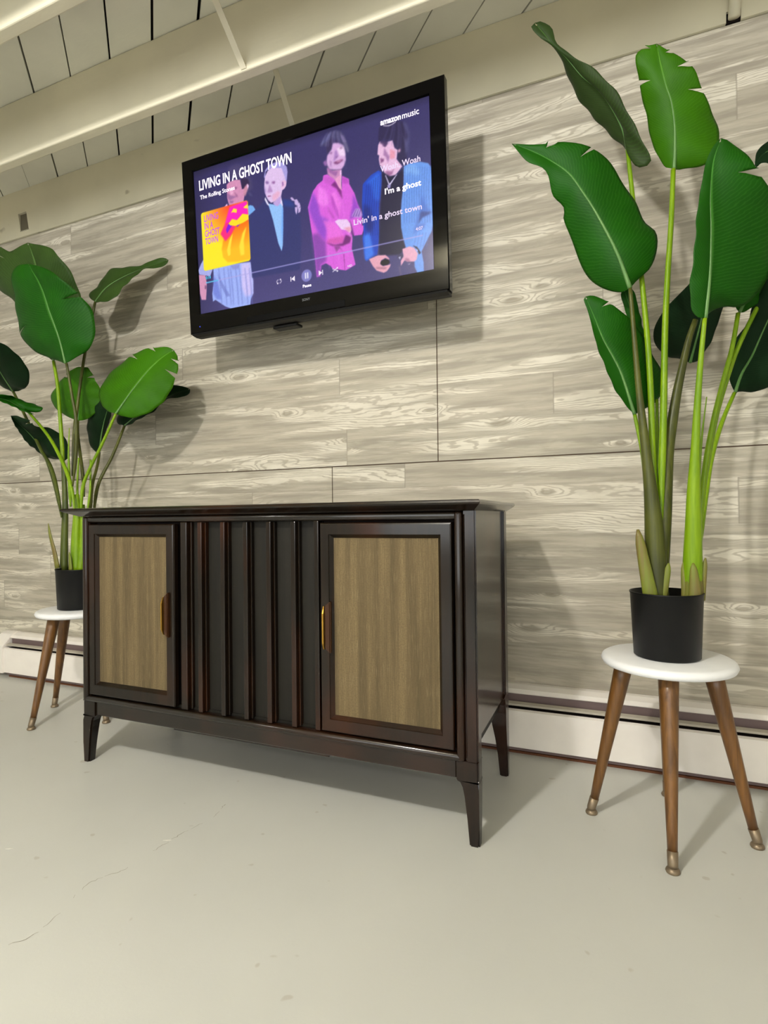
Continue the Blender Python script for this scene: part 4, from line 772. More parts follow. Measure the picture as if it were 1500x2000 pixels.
    def circ(cx, cy, r): return [(cx+r*math.cos(a*.2618), cy+r*16/9*math.sin(a*.2618)) for a in range(24)]
    poly(1, (128,126,196), 1, circ(.5045, .118, .0222))
    for q in (-.0072, .0028): poly(.6, (250,246,255), 1, [(.5045+q,.099),(.5045+q+.0048,.099),(.5045+q+.0048,.137),(.5045+q,.137)])
    wh = (250,240,255)
    poly(.5, wh, 1, [(.4345,.100),(.4378,.100),(.4378,.131),(.4345,.131)]); poly(.5, wh, 1, [(.4378,.1155),(.4530,.098),(.4530,.133)])
    poly(.5, wh, 1, [(.5710,.102),(.5743,.102),(.5743,.133),(.5710,.133)]); poly(.5, wh, 1, [(.5710,.1175),(.5560,.100),(.5560,.135)])
    # repeat: rounded loop; shuffle: crossed arrows
    for a in range(14):
        t0, t1 = a*.449, (a+1)*.449
        if a in (3, 10): continue
        ln(.383+.0105*math.cos(t0), .117+.0125*math.sin(t0), .383+.0105*math.cos(t1), .117+.0125*math.sin(t1), .0013, wh)
    poly(.5, wh, 1, [(.388,.136),(.388,.122),(.393,.129)]); poly(.5, wh, 1, [(.378,.112),(.378,.098),(.373,.105)])
    ln(.614, .107, .634, .127, .0014, wh); ln(.614, .127, .634, .107, .0014, wh)
    poly(.5, wh, 1, [(.632,.134),(.632,.120),(.638,.127)]); poly(.5, wh, 1, [(.632,.114),(.632,.100),(.638,.107)])
    # smile under the word amazon
    pts = [(.832+.047*t, .912-.011*math.sin(math.pi*t)) for t in [i/8 for i in range(9)]]
    for a, b in zip(pts, pts[1:]): ln(*a, *b, .0013, wh)
    lin = np.clip(img, 0, 255)/255; lin = np.where(lin <= .04045, lin/12.92, ((lin+.055)/1.055)**2.4)
    return NX, NY, lin
NX, NY, lin = paint_picture()
me = bpy.data.meshes.new('screen'); nv = NX*NY
xs = (np.linspace(0, 1, NX)-.5)*W_; zs = (np.linspace(0, 1, NY)-.5)*HS
co = np.zeros((NY, NX, 3), np.float32); co[..., 0] = xs[None, :]; co[..., 2] = zs[:, None]; co[..., 1] = .0025
idx = np.arange(nv).reshape(NY, NX); q = np.stack([idx[:-1,:-1], idx[:-1,1:], idx[1:,1:], idx[1:,:-1]], -1).reshape(-1, 4)
me.vertices.add(nv); me.vertices.foreach_set('co', co.ravel()); me.loops.add(q.size); me.loops.foreach_set('vertex_index', q.ravel().astype(np.int32))
me.polygons.add(len(q)); me.polygons.foreach_set('loop_start', np.arange(0, q.size, 4, dtype=np.int32)); me.update(calc_edges=True)
ca = me.color_attributes.new('picture', 'FLOAT_COLOR', 'POINT'); rgba = np.ones((nv, 4), np.float32); rgba[:, :3] = lin.reshape(-1, 3); ca.data.foreach_set('color', rgba.ravel())
N = NT('lit_screen_picture'); at = N.n('ShaderNodeVertexColor'); at.layer_name = 'picture'; N.t.links.new(at.outputs[0], N.b.inputs['Emission Color']); N.b.inputs['Emission Strength'].default_value = 1.0*2**(-EXPO)
me.materials.append(N.fin((.004,.004,.005), .25, .3))
scr = bpy.data.objects.new('screen', me); scr.parent = tv; C.objects.link(scr); scr['label'] = 'lit screen showing song title, lyrics, album cover and four musicians'
M_TEXT = m_emit('screen_white_text', (255,246,255), 1.5); M_TEXT2 = m_emit('screen_dim_text', (240,222,252), 1.0); M_TEXTC = m_emit('screen_cyan_text', (70,205,245), 1.0); M_TEXTP = m_emit('cover_violet_text', (206,84,214), 1.0)
M_LOGO = m_plain('bezel_logo_grey', (92,94,96), .4, .5)
def text(body, u0, u1, v0, v1, mat, bold=0.0, name='caption', yoff=.0018, parent=scr, spacing=1.0):
    cu = bpy.data.curves.new(name, 'FONT'); cu.body = body; cu.size = 1; cu.offset = bold; cu.resolution_u = 3; cu.space_character = spacing
    ob = bpy.data.objects.new(name, cu); C.objects.link(ob); dg = bpy.context.evaluated_depsgraph_get(); dg.update()
    m = bpy.data.meshes.new_from_object(ob.evaluated_get(dg)); bpy.data.objects.remove(ob)
    n = len(m.vertices); a = np.zeros(n*3, np.float32); m.vertices.foreach_get('co', a); a = a.reshape(-1, 3)
    mn, mx = a.min(0), a.max(0); b = np.zeros_like(a)
    b[:, 0] = ((a[:,0]-mn[0])/(mx[0]-mn[0])*(u1-u0)+u0-.5)*W_; b[:, 2] = ((a[:,1]-mn[1])/(mx[1]-mn[1])*(v1-v0)+v0-.5)*HS; b[:, 1] = yoff
    m.vertices.foreach_set('co', b.ravel()); m.update(); m.materials.clear(); m.materials.append(mat)
    o = bpy.data.objects.new(name, m); o.parent = parent; C.objects.link(o); return o
text('LIVING IN A GHOST TOWN', .0255, .4615, .8565, .9284, M_TEXT, .022, 'title')
text('The Rolling Stones', .0269, .199, .786, .8245, M_TEXT, .012)
text('amazon', .8226, .8985, .9155, .9420, M_TEXT, .03, 'logo'); text('music', .9030, .9635, .9155, .9500, M_TEXT, .01, 'logo')
text('Woah, Woah', .8166, .9635, .636, .679, M_TEXT2, .016); text("I'm a ghost", .8307, .964, .492, .540, M_TEXT, .022); text("Livin' in a ghost town", .707, .964, .353, .401, M_TEXT2, .016)
text('4:07', .9395, .9653, .2455, .266, M_TEXT2, .02); text('Pause', .487, .5233, .0419, .0620, M_TEXT, .02); text('0:18', .0348, .0602, .235, .2555, M_TEXTC, .02); text('HD', .6769, .6946, .1146, .1284, M_TEXT2, .02)
text('LIVING', .0415, .1129, .633, .680, M_TEXTP, .02, 'cover_text'); text('IN A', .0415, .0857, .581, .627, M_TEXTP, .02, 'cover_text')
text('GHOST', .0415, .1164, .5275, .5745, M_TEXTP, .02, 'cover_text'); text('TOWN', .0415, .1064, .474, .520, M_TEXTP, .02, 'cover_text')
text('SONY', .4858, .52, -.0496, -.0324, M_LOGO, .02, 'maker_logo', -.0046, tv)

# ------------------------------------------------------------------ stools
def leg_dir(a): return Vector((math.cos(a), math.sin(a), 0))
def stool(loc, a0, label):
    r = tag(empty('plant_stool', (*loc, 0)), label, 'stool', 'white-topped wooden-legged stools under the plants')
    zt, th, R0 = .4165, .023, .1485
    bm = bmesh.new(); lathe(bm, [(R0-.012,zt-th),(R0-.004,zt-th+.003),(R0,zt-th/2),(R0-.003,zt-.004),(R0-.010,zt)], (0,0,0), 64); build('top', bm, M_STOOL, r, True, local=True)
    for i in range(4):
        d = leg_dir(a0+i*math.pi/2); A = d*.094 + Vector((0,0,zt-th+.001)); Z = d*.170 + Vector((0,0,.039)); F = d*.177 + Vector((0,0,.012))
        bm = bmesh.new(); n = 8; P = [A.lerp(Z, k/n) for k in range(n+1)]; tube(bm, P, [.0215-.0115*k/n for k in range(n+1)], 20); leg = build('leg', bm, M_LEGWOOD, r, True, local=True)
        bm = bmesh.new(); tube(bm, [Z+(A-Z).normalized()*.002, F+Vector((0,0,.004)), F], [.0112,.0105,.0105], 18)
        lathe(bm, [(.0135,0),(.0148,.003),(.0140,.006),(.010,.0115)], (F.x, F.y, .0), 20); tag(build('ferrule', bm, M_FERRULE, leg, True, local=True), 'worn metal foot with flared glide')
    return r
aR = math.atan2(-.576+.3815, .105-.115)
stool((.117, -.385), aR, 'white round-topped stool right of the console, holding the taller plant')
stool((-1.942, -.333), math.atan2(-.515+.333, -1.97+1.942), 'white round-topped stool left of the console, partly hidden behind it')

PLANT_RIGHT = {"leaves":[["shade",[[0.05,-0.34,1.693],[0.039,-0.348,1.745],[0.008,-0.359,1.812],[-0.024,-0.367,1.858],[-0.057,-0.373,1.893],[-0.095,-0.383,1.947],[-0.123,-0.389,1.981],[-0.151,-0.395,2.022],[-0.17,-0.4,2.049]],[[0.042,-0.321,1.713],[0.002,-0.311,1.767],[-0.043,-0.311,1.842],[-0.077,-0.323,1.893],[-0.093,-0.337,1.925],[-0.108,-0.358,1.958],[-0.124,-0.38,1.985],[-0.157,-0.393,2.011],[-0.179,-0.398,2.042]],[[0.071,-0.356,1.633],[0.1,-0.365,1.636],[0.075,-0.383,1.703],[0.032,-0.395,1.791],[-0.002,-0.397,1.849],[-0.039,-0.396,1.9],[-0.116,-0.389,1.985],[-0.129,-0.394,2.03],[-0.156,-0.398,2.051]],[]],
["bright",[[0.156,-0.32,1.628],[0.158,-0.327,1.678],[0.157,-0.334,1.732],[0.15,-0.341,1.787],[0.138,-0.347,1.827],[0.127,-0.353,1.878],[0.118,-0.36,1.928]],[[0.136,-0.308,1.648],[0.105,-0.302,1.732],[0.096,-0.309,1.79],[0.086,-0.319,1.828],[0.078,-0.338,1.87],[0.071,-0.355,1.918],[0.09,-0.358,1.927]],[[0.173,-0.304,1.633],[0.24,-0.294,1.642],[0.259,-0.295,1.7],[0.24,-0.309,1.765],[0.218,-0.328,1.81],[0.196,-0.351,1.851],[0.151,-0.358,1.898]],[[1,0.62,0.03],[1,0.78,0.035],[1,0.9,0.02],[0,0.7,0.03],[0,0.93,0.02]]],
["green",[[0.048,-0.4,1.315],[0.018,-0.408,1.408],[-0.028,-0.417,1.511],[-0.059,-0.422,1.568],[-0.091,-0.427,1.619],[-0.14,-0.432,1.664],[-0.185,-0.436,1.697],[-0.227,-0.44,1.721]],[[0.028,-0.38,1.315],[-0.026,-0.368,1.346],[-0.061,-0.363,1.396],[-0.086,-0.369,1.47],[-0.106,-0.385,1.527],[-0.104,-0.395,1.551],[-0.129,-0.41,1.579],[-0.143,-0.434,1.631],[-0.19,-0.438,1.667]],[[0.065,-0.38,1.34],[0.094,-0.372,1.367],[0.11,-0.366,1.409],[0.109,-0.363,1.456],[0.083,-0.364,1.49],[0.063,-0.37,1.544],[0.034,-0.382,1.591],[0.001,-0.402,1.645],[-0.041,-0.421,1.673],[-0.1,-0.435,1.695],[-0.144,-0.438,1.699]],[[1,0.85,0.05],[1,0.68,0.02]]],
["green",[[0.202,-0.44,1.205],[0.211,-0.447,1.296],[0.214,-0.455,1.396],[0.213,-0.46,1.472],[0.219,-0.466,1.545],[0.234,-0.47,1.59]],[[0.184,-0.45,1.207],[0.172,-0.457,1.241],[0.174,-0.469,1.319],[0.182,-0.473,1.405],[0.193,-0.469,1.482],[0.205,-0.466,1.548],[0.221,-0.469,1.579]],[[0.221,-0.402,1.231],[0.249,-0.389,1.242],[0.283,-0.376,1.241],[0.323,-0.363,1.277],[0.351,-0.362,1.332],[0.361,-0.379,1.401],[0.336,-0.417,1.466],[0.298,-0.462,1.517],[0.28,-0.466,1.547],[0.25,-0.469,1.581]],[[1,0.8,0.04]]],
["green",[[0.055,-0.37,1.008],[0.025,-0.384,1.112],[0.004,-0.39,1.159],[-0.016,-0.396,1.2],[-0.037,-0.404,1.259],[-0.055,-0.41,1.307]],[[0.04,-0.363,1.028],[0.003,-0.362,1.096],[-0.023,-0.373,1.167],[-0.038,-0.39,1.223],[-0.05,-0.405,1.272],[-0.059,-0.408,1.301]],[[0.078,-0.337,1.026],[0.108,-0.32,1.047],[0.124,-0.305,1.102],[0.108,-0.307,1.157],[0.076,-0.334,1.218],[0.032,-0.38,1.262],[-0.004,-0.405,1.288],[-0.036,-0.408,1.308]],[[1,0.86,0.016]]],
["green",[[0.075,-0.28,1.165],[0.068,-0.294,1.214],[0.055,-0.312,1.276],[0.036,-0.33,1.339]],[[0.068,-0.282,1.171],[0.055,-0.299,1.229],[0.038,-0.317,1.292],[0.028,-0.328,1.33]],[[0.084,-0.273,1.169],[0.083,-0.275,1.221],[0.081,-0.286,1.255],[0.069,-0.308,1.294],[0.057,-0.328,1.336]],[]],
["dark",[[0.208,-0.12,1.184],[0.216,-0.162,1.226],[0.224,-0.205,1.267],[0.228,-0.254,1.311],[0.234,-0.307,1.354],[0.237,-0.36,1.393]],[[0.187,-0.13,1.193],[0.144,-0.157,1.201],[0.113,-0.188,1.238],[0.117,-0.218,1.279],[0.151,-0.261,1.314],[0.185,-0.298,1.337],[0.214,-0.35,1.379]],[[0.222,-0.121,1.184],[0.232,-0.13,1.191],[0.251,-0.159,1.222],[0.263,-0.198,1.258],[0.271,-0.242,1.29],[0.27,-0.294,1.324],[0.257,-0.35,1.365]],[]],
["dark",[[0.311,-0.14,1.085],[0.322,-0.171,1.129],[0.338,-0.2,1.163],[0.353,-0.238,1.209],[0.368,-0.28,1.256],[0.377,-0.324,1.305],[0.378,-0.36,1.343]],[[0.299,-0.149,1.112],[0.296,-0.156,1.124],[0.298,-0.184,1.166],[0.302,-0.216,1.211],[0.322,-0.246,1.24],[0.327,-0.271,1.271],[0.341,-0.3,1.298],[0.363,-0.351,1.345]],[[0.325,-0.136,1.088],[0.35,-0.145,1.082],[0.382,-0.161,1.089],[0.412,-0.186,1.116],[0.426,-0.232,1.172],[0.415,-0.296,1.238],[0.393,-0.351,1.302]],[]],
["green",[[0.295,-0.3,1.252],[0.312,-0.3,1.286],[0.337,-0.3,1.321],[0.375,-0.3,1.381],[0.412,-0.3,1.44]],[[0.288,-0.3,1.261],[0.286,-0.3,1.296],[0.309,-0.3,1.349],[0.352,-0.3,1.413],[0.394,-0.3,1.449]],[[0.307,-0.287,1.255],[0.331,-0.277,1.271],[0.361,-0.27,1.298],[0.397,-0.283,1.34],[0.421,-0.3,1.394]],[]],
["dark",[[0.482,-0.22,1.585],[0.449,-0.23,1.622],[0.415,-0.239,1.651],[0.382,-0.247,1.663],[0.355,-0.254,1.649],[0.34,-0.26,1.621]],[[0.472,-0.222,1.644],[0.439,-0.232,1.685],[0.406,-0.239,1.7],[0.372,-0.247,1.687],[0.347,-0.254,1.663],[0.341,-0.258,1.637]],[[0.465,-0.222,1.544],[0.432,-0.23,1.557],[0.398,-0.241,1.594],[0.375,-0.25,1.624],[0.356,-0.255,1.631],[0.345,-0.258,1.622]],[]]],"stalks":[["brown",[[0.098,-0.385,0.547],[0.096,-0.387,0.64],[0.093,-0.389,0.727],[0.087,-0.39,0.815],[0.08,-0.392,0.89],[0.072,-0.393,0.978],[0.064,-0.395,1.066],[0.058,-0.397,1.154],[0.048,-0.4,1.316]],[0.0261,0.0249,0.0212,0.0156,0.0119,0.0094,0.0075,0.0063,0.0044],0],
["lime",[[0.105,-0.375,0.664],[0.102,-0.371,0.765],[0.094,-0.367,0.891],[0.093,-0.363,1.019],[0.089,-0.358,1.161],[0.078,-0.352,1.332],[0.066,-0.347,1.479],[0.049,-0.34,1.694]],0.01,0.0052],
["lime",[[0.106,-0.378,0.652],[0.109,-0.373,0.739],[0.113,-0.366,0.853],[0.119,-0.358,0.979],[0.128,-0.344,1.224],[0.136,-0.336,1.354],[0.147,-0.328,1.497],[0.154,-0.32,1.628]],0.0112,0.0058],
["brown",[[0.103,-0.388,0.56],[0.111,-0.374,0.664],[0.119,-0.361,0.764],[0.124,-0.352,0.84],[0.13,-0.342,0.917],[0.14,-0.334,0.982],[0.153,-0.324,1.059],[0.168,-0.315,1.13],[0.183,-0.307,1.195],[0.2,-0.3,1.247]],[0.0161,0.0175,0.0164,0.0152,0.014,0.0128,0.0109,0.009,0.0077,0.0064],0],
["lime",[[0.084,-0.385,0.69],[0.082,-0.381,0.765],[0.078,-0.378,0.828],[0.07,-0.374,0.917],[0.055,-0.37,1.008]],0.0063,0.0045],
["lime",[[0.106,-0.365,0.651],[0.106,-0.357,0.739],[0.106,-0.344,0.893],[0.108,-0.33,1.049]],0.0076,0.0039],
["lime",[[0.174,-0.385,0.55],[0.174,-0.392,0.642],[0.176,-0.399,0.727],[0.177,-0.406,0.811],[0.181,-0.414,0.907],[0.185,-0.422,1.001],[0.193,-0.432,1.116],[0.201,-0.44,1.205]],[0.0219,0.0212,0.0181,0.0144,0.0102,0.0077,0.0059,0.0047],0],
["lime",[[0.181,-0.38,0.666],[0.188,-0.377,0.763],[0.195,-0.374,0.886],[0.202,-0.372,0.959],[0.212,-0.37,1.038]],0.0073,0.0012],
["lime",[[0.184,-0.375,0.665],[0.196,-0.362,0.763],[0.212,-0.346,0.887],[0.231,-0.334,0.987],[0.256,-0.321,1.088],[0.276,-0.311,1.163],[0.292,-0.3,1.25]],0.0086,0.005],
["lime",[[0.183,-0.385,0.618],[0.196,-0.341,0.701],[0.216,-0.291,0.802],[0.238,-0.244,0.902],[0.27,-0.198,0.999],[0.306,-0.16,1.081]],0.0097,0.0048],
["lime",[[0.188,-0.36,0.689],[0.202,-0.345,0.788],[0.236,-0.316,0.983],[0.264,-0.301,1.085],[0.297,-0.286,1.18],[0.386,-0.255,1.367],[0.482,-0.22,1.585]],0.0062,0.005]],"trunks":[],"sheaths":[[[[0.083,-0.415,0.554],[0.074,-0.415,0.611],[0.064,-0.415,0.672],[0.056,-0.415,0.723]],0.0171,0.0087],[[[0.107,-0.4,0.553],[0.115,-0.4,0.593],[0.123,-0.4,0.642]],0.0098,0.0061],[[[0.174,-0.385,0.554],[0.174,-0.385,0.593],[0.174,-0.385,0.629]],0.025,0.0219],[[[0.161,-0.395,0.555],[0.157,-0.395,0.606],[0.156,-0.395,0.647]],0.0109,0.0061],[[[0.176,-0.41,0.558],[0.175,-0.41,0.602],[0.173,-0.41,0.644]],0.0144,0.006],[[[0.191,-0.39,0.555],[0.196,-0.39,0.606],[0.201,-0.39,0.655]],0.0085,0.0048]]}
PLANT_LEFT = {"leaves":[["olive",[[-2.148,-0.28,1.426],[-2.151,-0.31,1.605],[-2.154,-0.329,1.717],[-2.162,-0.345,1.809],[-2.176,-0.355,1.866],[-2.189,-0.36,1.896]],[[-2.27,-0.266,1.514],[-2.406,-0.27,1.724],[-2.478,-0.285,1.78],[-2.53,-0.313,1.859],[-2.472,-0.34,1.918],[-2.374,-0.351,1.92],[-2.307,-0.357,1.883]],[[-2.083,-0.266,1.49],[-1.997,-0.268,1.613],[-1.989,-0.281,1.67],[-1.991,-0.29,1.696],[-1.991,-0.317,1.752],[-2.011,-0.347,1.801],[-2.055,-0.357,1.848]],[[0,0.72,0.02]]],
["green",[[-1.948,-0.38,1.368],[-1.956,-0.399,1.459],[-1.981,-0.422,1.566],[-1.991,-0.435,1.626],[-2.005,-0.445,1.671],[-2.027,-0.454,1.711],[-2.04,-0.46,1.739]],[[-2.012,-0.357,1.39],[-2.159,-0.345,1.448],[-2.235,-0.352,1.519],[-2.229,-0.381,1.601],[-2.18,-0.426,1.668],[-2.147,-0.451,1.725],[-2.109,-0.457,1.744]],[[-1.904,-0.361,1.396],[-1.841,-0.354,1.425],[-1.817,-0.355,1.477],[-1.815,-0.366,1.544],[-1.838,-0.387,1.595],[-1.885,-0.443,1.663],[-1.954,-0.457,1.708]],[[1,0.56,0.035],[0,0.5,0.01]]],
["olive",[[-1.978,-0.22,1.669],[-1.957,-0.182,1.74],[-1.908,-0.142,1.791],[-1.841,-0.095,1.837],[-1.799,-0.068,1.858],[-1.755,-0.04,1.88]],[[-2.031,-0.204,1.705],[-2.041,-0.192,1.733],[-2.024,-0.17,1.763],[-1.993,-0.129,1.842],[-1.943,-0.109,1.855],[-1.854,-0.083,1.86],[-1.799,-0.062,1.883],[-1.768,-0.047,1.887]],[[-1.951,-0.226,1.663],[-1.883,-0.207,1.671],[-1.86,-0.175,1.739],[-1.838,-0.142,1.785],[-1.814,-0.104,1.824],[-1.775,-0.064,1.842],[-1.753,-0.047,1.867]],[]],
["bright",[[-1.742,-0.33,1.165],[-1.693,-0.303,1.248],[-1.638,-0.276,1.327],[-1.601,-0.261,1.366],[-1.567,-0.249,1.392],[-1.54,-0.24,1.407]],[[-1.814,-0.305,1.187],[-1.887,-0.279,1.239],[-1.899,-0.258,1.302],[-1.835,-0.241,1.374],[-1.72,-0.246,1.422],[-1.611,-0.252,1.422],[-1.561,-0.244,1.419]],[[-1.735,-0.313,1.16],[-1.687,-0.29,1.152],[-1.626,-0.269,1.174],[-1.575,-0.258,1.215],[-1.532,-0.255,1.266],[-1.507,-0.256,1.317],[-1.52,-0.244,1.376]],[[0,0.66,0.03],[0,0.85,0.03],[1,0.72,0.04],[1,0.86,0.03]]],
["bright",[[-2.083,-0.22,1.182],[-2.07,-0.225,1.24],[-2.053,-0.231,1.306],[-2.038,-0.236,1.355],[-2.026,-0.24,1.398]],[[-2.142,-0.212,1.201],[-2.218,-0.207,1.239],[-2.258,-0.208,1.296],[-2.199,-0.22,1.354],[-2.109,-0.237,1.389],[-2.057,-0.239,1.401]],[[-2.056,-0.208,1.186],[-2.013,-0.199,1.205],[-1.981,-0.197,1.246],[-1.965,-0.21,1.302],[-1.967,-0.228,1.341],[-1.998,-0.239,1.391]],[[0,0.75,0.04],[1,0.78,0.03]]],
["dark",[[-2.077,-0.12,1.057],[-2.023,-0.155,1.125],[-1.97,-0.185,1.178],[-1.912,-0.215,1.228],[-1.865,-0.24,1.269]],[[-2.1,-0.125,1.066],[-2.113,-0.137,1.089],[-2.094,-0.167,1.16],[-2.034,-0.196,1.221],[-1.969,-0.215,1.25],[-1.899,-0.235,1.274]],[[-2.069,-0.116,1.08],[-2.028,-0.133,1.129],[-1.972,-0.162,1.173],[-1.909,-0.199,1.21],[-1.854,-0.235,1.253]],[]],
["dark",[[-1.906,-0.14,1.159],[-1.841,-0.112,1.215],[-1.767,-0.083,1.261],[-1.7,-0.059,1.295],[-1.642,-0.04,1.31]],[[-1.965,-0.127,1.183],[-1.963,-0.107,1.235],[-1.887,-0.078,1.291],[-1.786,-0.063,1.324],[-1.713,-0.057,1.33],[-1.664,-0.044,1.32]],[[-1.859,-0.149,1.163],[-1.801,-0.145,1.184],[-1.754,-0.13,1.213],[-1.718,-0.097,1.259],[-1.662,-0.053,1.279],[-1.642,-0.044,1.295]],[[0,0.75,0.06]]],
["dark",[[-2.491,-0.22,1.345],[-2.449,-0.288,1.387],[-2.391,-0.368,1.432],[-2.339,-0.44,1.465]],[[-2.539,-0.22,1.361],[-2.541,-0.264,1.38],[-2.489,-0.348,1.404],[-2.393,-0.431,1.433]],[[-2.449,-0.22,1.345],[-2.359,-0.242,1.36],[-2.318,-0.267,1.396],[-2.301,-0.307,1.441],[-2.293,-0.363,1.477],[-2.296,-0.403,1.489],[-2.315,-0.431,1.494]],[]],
["green",[[-2.274,-0.3,1.22],[-2.296,-0.329,1.241],[-2.316,-0.358,1.261],[-2.354,-0.4,1.275]],[[-2.237,-0.304,1.209],[-2.269,-0.339,1.22],[-2.288,-0.368,1.24],[-2.309,-0.396,1.253]],[[-2.217,-0.282,1.227],[-2.261,-0.278,1.254],[-2.308,-0.312,1.276],[-2.29,-0.375,1.278],[-2.308,-0.396,1.28]],[]],
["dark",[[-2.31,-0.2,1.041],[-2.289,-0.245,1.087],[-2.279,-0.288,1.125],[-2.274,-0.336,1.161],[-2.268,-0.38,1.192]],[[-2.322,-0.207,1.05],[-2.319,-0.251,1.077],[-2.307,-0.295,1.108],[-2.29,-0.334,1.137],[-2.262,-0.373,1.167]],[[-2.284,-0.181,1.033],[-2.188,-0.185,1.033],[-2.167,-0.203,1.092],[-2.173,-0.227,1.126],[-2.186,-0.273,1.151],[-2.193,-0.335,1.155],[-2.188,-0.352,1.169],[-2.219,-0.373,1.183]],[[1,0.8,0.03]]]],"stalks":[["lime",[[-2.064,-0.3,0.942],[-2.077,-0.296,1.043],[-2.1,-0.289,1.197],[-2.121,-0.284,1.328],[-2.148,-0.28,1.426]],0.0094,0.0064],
["brown",[[-1.938,-0.36,0.893],[-1.913,-0.365,1.011],[-1.903,-0.371,1.144],[-1.921,-0.375,1.248],[-1.942,-0.38,1.368]],0.008,0.0049],
["brown",[[-2.004,-0.31,0.939],[-2.018,-0.289,1.107],[-2.018,-0.273,1.235],[-2.006,-0.247,1.451],[-1.978,-0.22,1.669]],0.0082,0.0053],
["lime",[[-1.919,-0.34,0.773],[-1.91,-0.337,0.893],[-1.873,-0.335,0.964],[-1.809,-0.333,1.056],[-1.742,-0.33,1.165]],0.008,0.0049],
["brown",[[-1.961,-0.29,0.856],[-1.992,-0.271,0.941],[-2.067,-0.233,1.118],[-2.083,-0.22,1.182]],0.0082,0.0054],
["brown",[[-1.942,-0.28,0.773],[-2.02,-0.205,0.903],[-2.051,-0.153,0.995],[-2.077,-0.12,1.057]],0.0082,0.0056],
["brown",[[-1.9,-0.3,0.773],[-1.936,-0.245,0.907],[-1.916,-0.193,1.028],[-1.906,-0.14,1.159]],0.0081,0.0054],
["olive",[[-2.027,-0.34,0.774],[-2.058,-0.325,0.841],[-2.145,-0.295,0.979],[-2.232,-0.277,1.062],[-2.364,-0.247,1.208],[-2.491,-0.22,1.345]],0.0082,0.0058],
["lime",[[-1.914,-0.37,0.789],[-1.95,-0.355,0.886],[-2.016,-0.339,0.986],[-2.123,-0.32,1.102],[-2.274,-0.3,1.22]],0.0089,0.0054],
["olive",[[-2.001,-0.36,0.774],[-2.064,-0.322,0.833],[-2.198,-0.252,0.95],[-2.31,-0.2,1.041]],0.008,0.0057],
["lime",[[-1.948,-0.33,0.814],[-1.955,-0.326,0.895],[-1.954,-0.32,1.009]],0.0061,0.003],
["lime",[[-1.897,-0.33,0.789],[-1.896,-0.317,0.878],[-1.913,-0.3,1.001]],0.006,0.0031],
["lime",[[-1.988,-0.33,0.815],[-1.998,-0.33,1.019],[-1.993,-0.33,1.129]],0.0102,0.0016]],"trunks":[["olive",[[-2.024,-0.333,0.558],[-2.025,-0.329,0.692],[-2.025,-0.325,0.815],[-2.036,-0.321,0.939],[-2.042,-0.32,0.989]],0.0184,0.0093],
["lime",[[-1.955,-0.333,0.56],[-1.954,-0.333,0.693],[-1.947,-0.333,0.79],[-1.955,-0.333,0.862]],0.0262,0.0141],
["lime",[[-1.933,-0.333,0.56],[-1.925,-0.326,0.693],[-1.938,-0.32,0.822]],0.0181,0.0121]],"sheaths":[[[[-2.025,-0.36,0.573],[-2.042,-0.36,0.637],[-2.065,-0.36,0.702],[-2.076,-0.36,0.75]],0.0121,0.0051],[[[-1.951,-0.36,0.566],[-1.954,-0.36,0.606],[-1.959,-0.36,0.638]],0.01,0.004]]}
# ------------------------------------------------------------------ plants
def leaf_mesh(mid, lft, rgt, tears, N=44):
    M = catmull(mid, N); L = catmull([mid[0]]+lft+[mid[-1]], N); R = catmull([mid[0]]+rgt+[mid[-1]], N)
    # even out: edges are re-indexed by their nearest midrib station through a smooth ramp
    us = [0, .18, .36, .54, .70, .82, .92, 1.0]
    bm = bmesh.new(); uvl = bm.loops.layers.uv.new('UVMap'); meta = {}
    camp = Vector((0,-1.881,.7585))
    T = [(M[min(i+1,N)]-M[max(i-1,0)]).normalized() for i in range(N+1)]
    def row(side, i, u, off=0.0):
        E = (L if side == 0 else R)[i]; A = M[i]; w = (E-A).length
        nr = (R[i]-L[i]).cross(T[i])
        if nr.length < 1e-6: nr = Vector((0,-1,0))
        nr.normalize()
        if nr.dot(camp-A) < 0: nr = -nr
        s = 1 if side == 0 else -1
        rip = .0022*math.sin(i*.9+s*1.3)*u*u + .0030*math.sin(i*.31+2*s)*u*u
        p = A + (E-A)*u + nr*(w*.22*u*(1-u)*1.6 + rip*min(1, w/.03))
        if off: p = p + T[i]*off
        return p
    midv = [bm.verts.new(m) for m in M]
    for i, v in enumerate(midv): meta[v] = (.5, i/N)
    for side in (0, 1):
        tr = {int(round(t*N)): g for s, t, g in tears if s == side}
        lo, hi = [], []
        for i in range(N+1):
            a = [midv[i]]; b = [midv[i]]
            if i in (0, N): lo.append(a); hi.append(b); continue
            for u in us[1:]:
                if i in tr and u > .6:
                    q = (u-.6)/.4; g = tr[i]*.22*q
                    v1 = bm.verts.new(row(side, i, u, -g)); v2 = bm.verts.new(row(side, i, u, g)); a.append(v1); b.append(v2)
                    for v in (v1, v2): meta[v] = (.5+(-.5 if side == 0 else .5)*u, i/N)
                else:
                    v = bm.verts.new(row(side, i, u)); a.append(v); b.append(v); meta[v] = (.5+(-.5 if side == 0 else .5)*u, i/N)
            lo.append(a); hi.append(b)
        for i in range(N):
            a, b = hi[i], lo[i+1]
            if len(a) == 1 or len(b) == 1:
                c = b if len(a) == 1 else a; s = a[0] if len(a) == 1 else b[0]
                for k in range(1, len(c)-1): bm.faces.new((s, c[k], c[k+1]))
            else:
                for k in range(len(a)-1): bm.faces.new((a[k], a[k+1], b[k+1], b[k]))
    bmesh.ops.recalc_face_normals(bm, faces=bm.faces)
    for f in bm.faces:
        for l in f.loops: l[uvl].uv = meta[l.vert]
    return bm, M, T
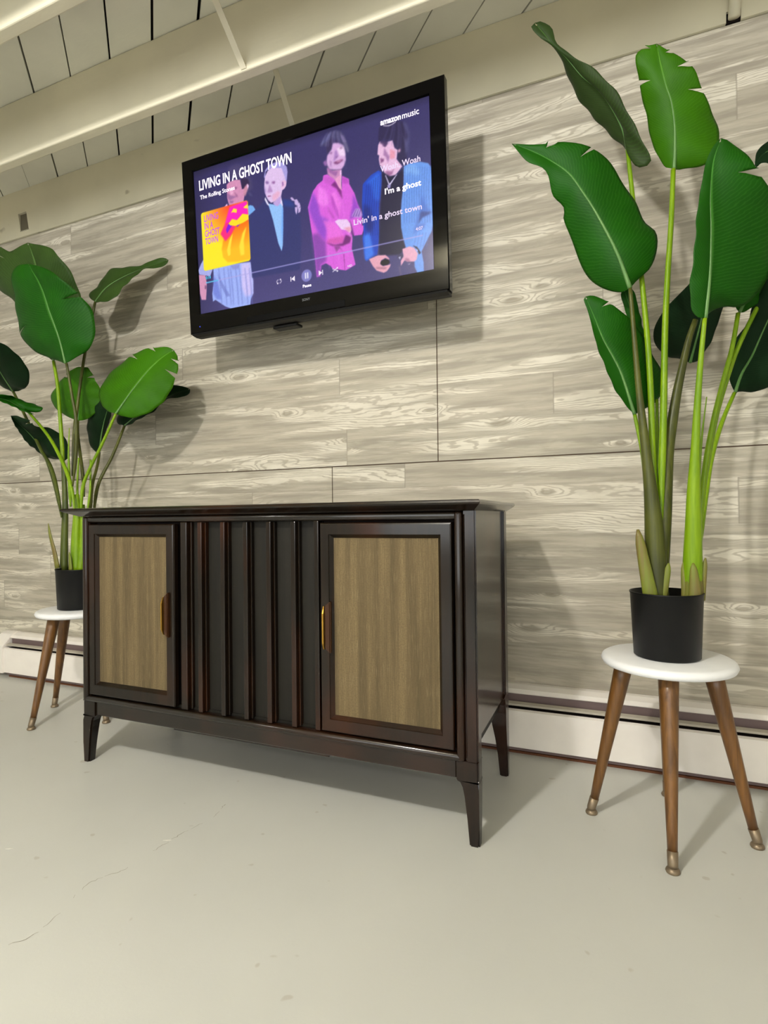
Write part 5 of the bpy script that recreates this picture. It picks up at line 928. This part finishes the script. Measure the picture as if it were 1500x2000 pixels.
def plant(loc, data, pot_label, zt=.4165):
    r = tag(empty('potted_plant', (*loc, zt)), pot_label, 'plant', 'tall artificial bird-of-paradise plants on stools')
    sh = Vector((*loc, zt))
    def pp(name, bm, mat, parent=r, smooth=True): return build(name, bm, mat, parent, smooth, shift=sh)
    c = (loc[0], loc[1], zt)
    bm = bmesh.new(); lathe(bm, [(.070,.0005),(.0735,.003),(.0800,.152),(.0815,.1525),(.0815,.156),(.0790,.156),(.0765,.118)], c, 56); pot = pp('pot', bm, M_POT)
    bm = bmesh.new(); lathe(bm, [(.076,.112),(.070,.120),(.03,.123)], c, 32); pp('soil', bm, M_SOIL)
    for mt, P, r0, r1 in data['trunks']:
        P = [Vector(p) for p in P]; d = (P[0]-P[1]).normalized(); P[0].z = max(P[0].z, zt+.125) if P[0].z > zt+.1 else zt+.12
        Q = catmull(P, 16); bm = bmesh.new(); tube(bm, Q, [r0+(r1-r0)*(i/16)**.8 for i in range(17)], 16, .8); pp('stem', bm, STEM[mt])
    for mt, P, r0, r1 in data['stalks']:
        Q = catmull(P, 26)
        if isinstance(r0, list):                      # a stem whose foot swells into the pot and whose top carries a leaf
            P = [Vector(p) for p in P]; P[0].z = max(P[0].z, zt+.12); Q = catmull(P, 34); s = [0.0]
            for a, b in zip(P, P[1:]): s.append(s[-1]+(b-a).length)
            rad = [float(np.interp(s[-1]*i/34, s, r0)) for i in range(35)]
            bm = bmesh.new(); tube(bm, Q, rad, 16, .85); pp('stem', bm, STEM[mt]); continue
        bm = bmesh.new(); tube(bm, Q, [(r0+(r1-r0)*(i/26)**.7)*min(1, .35+i*.11) for i in range(27)], 10); pp('stalk', bm, STEM[mt])
    for P, r0, r1 in data['sheaths']:
        Q = catmull(P, 10); bm = bmesh.new(); tube(bm, Q, [(r0+(r1-r0)*(i/10)**1.3)*(1 if i < 9 else (.8 if i == 9 else .35)) for i in range(11)], 14, .5 if r0 < .018 else .95); pp('sheath', bm, STEM['sheath'])
    for mt, mid, lf, rg, tears in data['leaves']:
        bm, M, T = leaf_mesh(mid, lf, rg, tears); lf_o = pp('leaf', bm, LEAF[mt])
        so = lf_o.modifiers.new('thickness', 'SOLIDIFY'); so.thickness = .0009; so.offset = 0
        n = len(M)-1; bm = bmesh.new()
        k1 = int(n*.80); Ln = sum((M[i+1]-M[i]).length for i in range(n)); w0 = .0026+.0050*Ln
        Q = [Vector(m) + Vector((0,-.0005,0)) for m in M[:k1]]; tube(bm, Q, [w0*(1-i/k1)**1.15+.0003 for i in range(k1)], 8, .8); pp('midrib', bm, M_RIB, lf_o)
    return r
plant((.117, -.385), PLANT_RIGHT, 'tall broad-leaved plant in a black pot on the stool right of the console')
plant((-1.942, -.333), PLANT_LEFT, 'broad-leaved plant in a black pot on the stool behind the left end of the console')
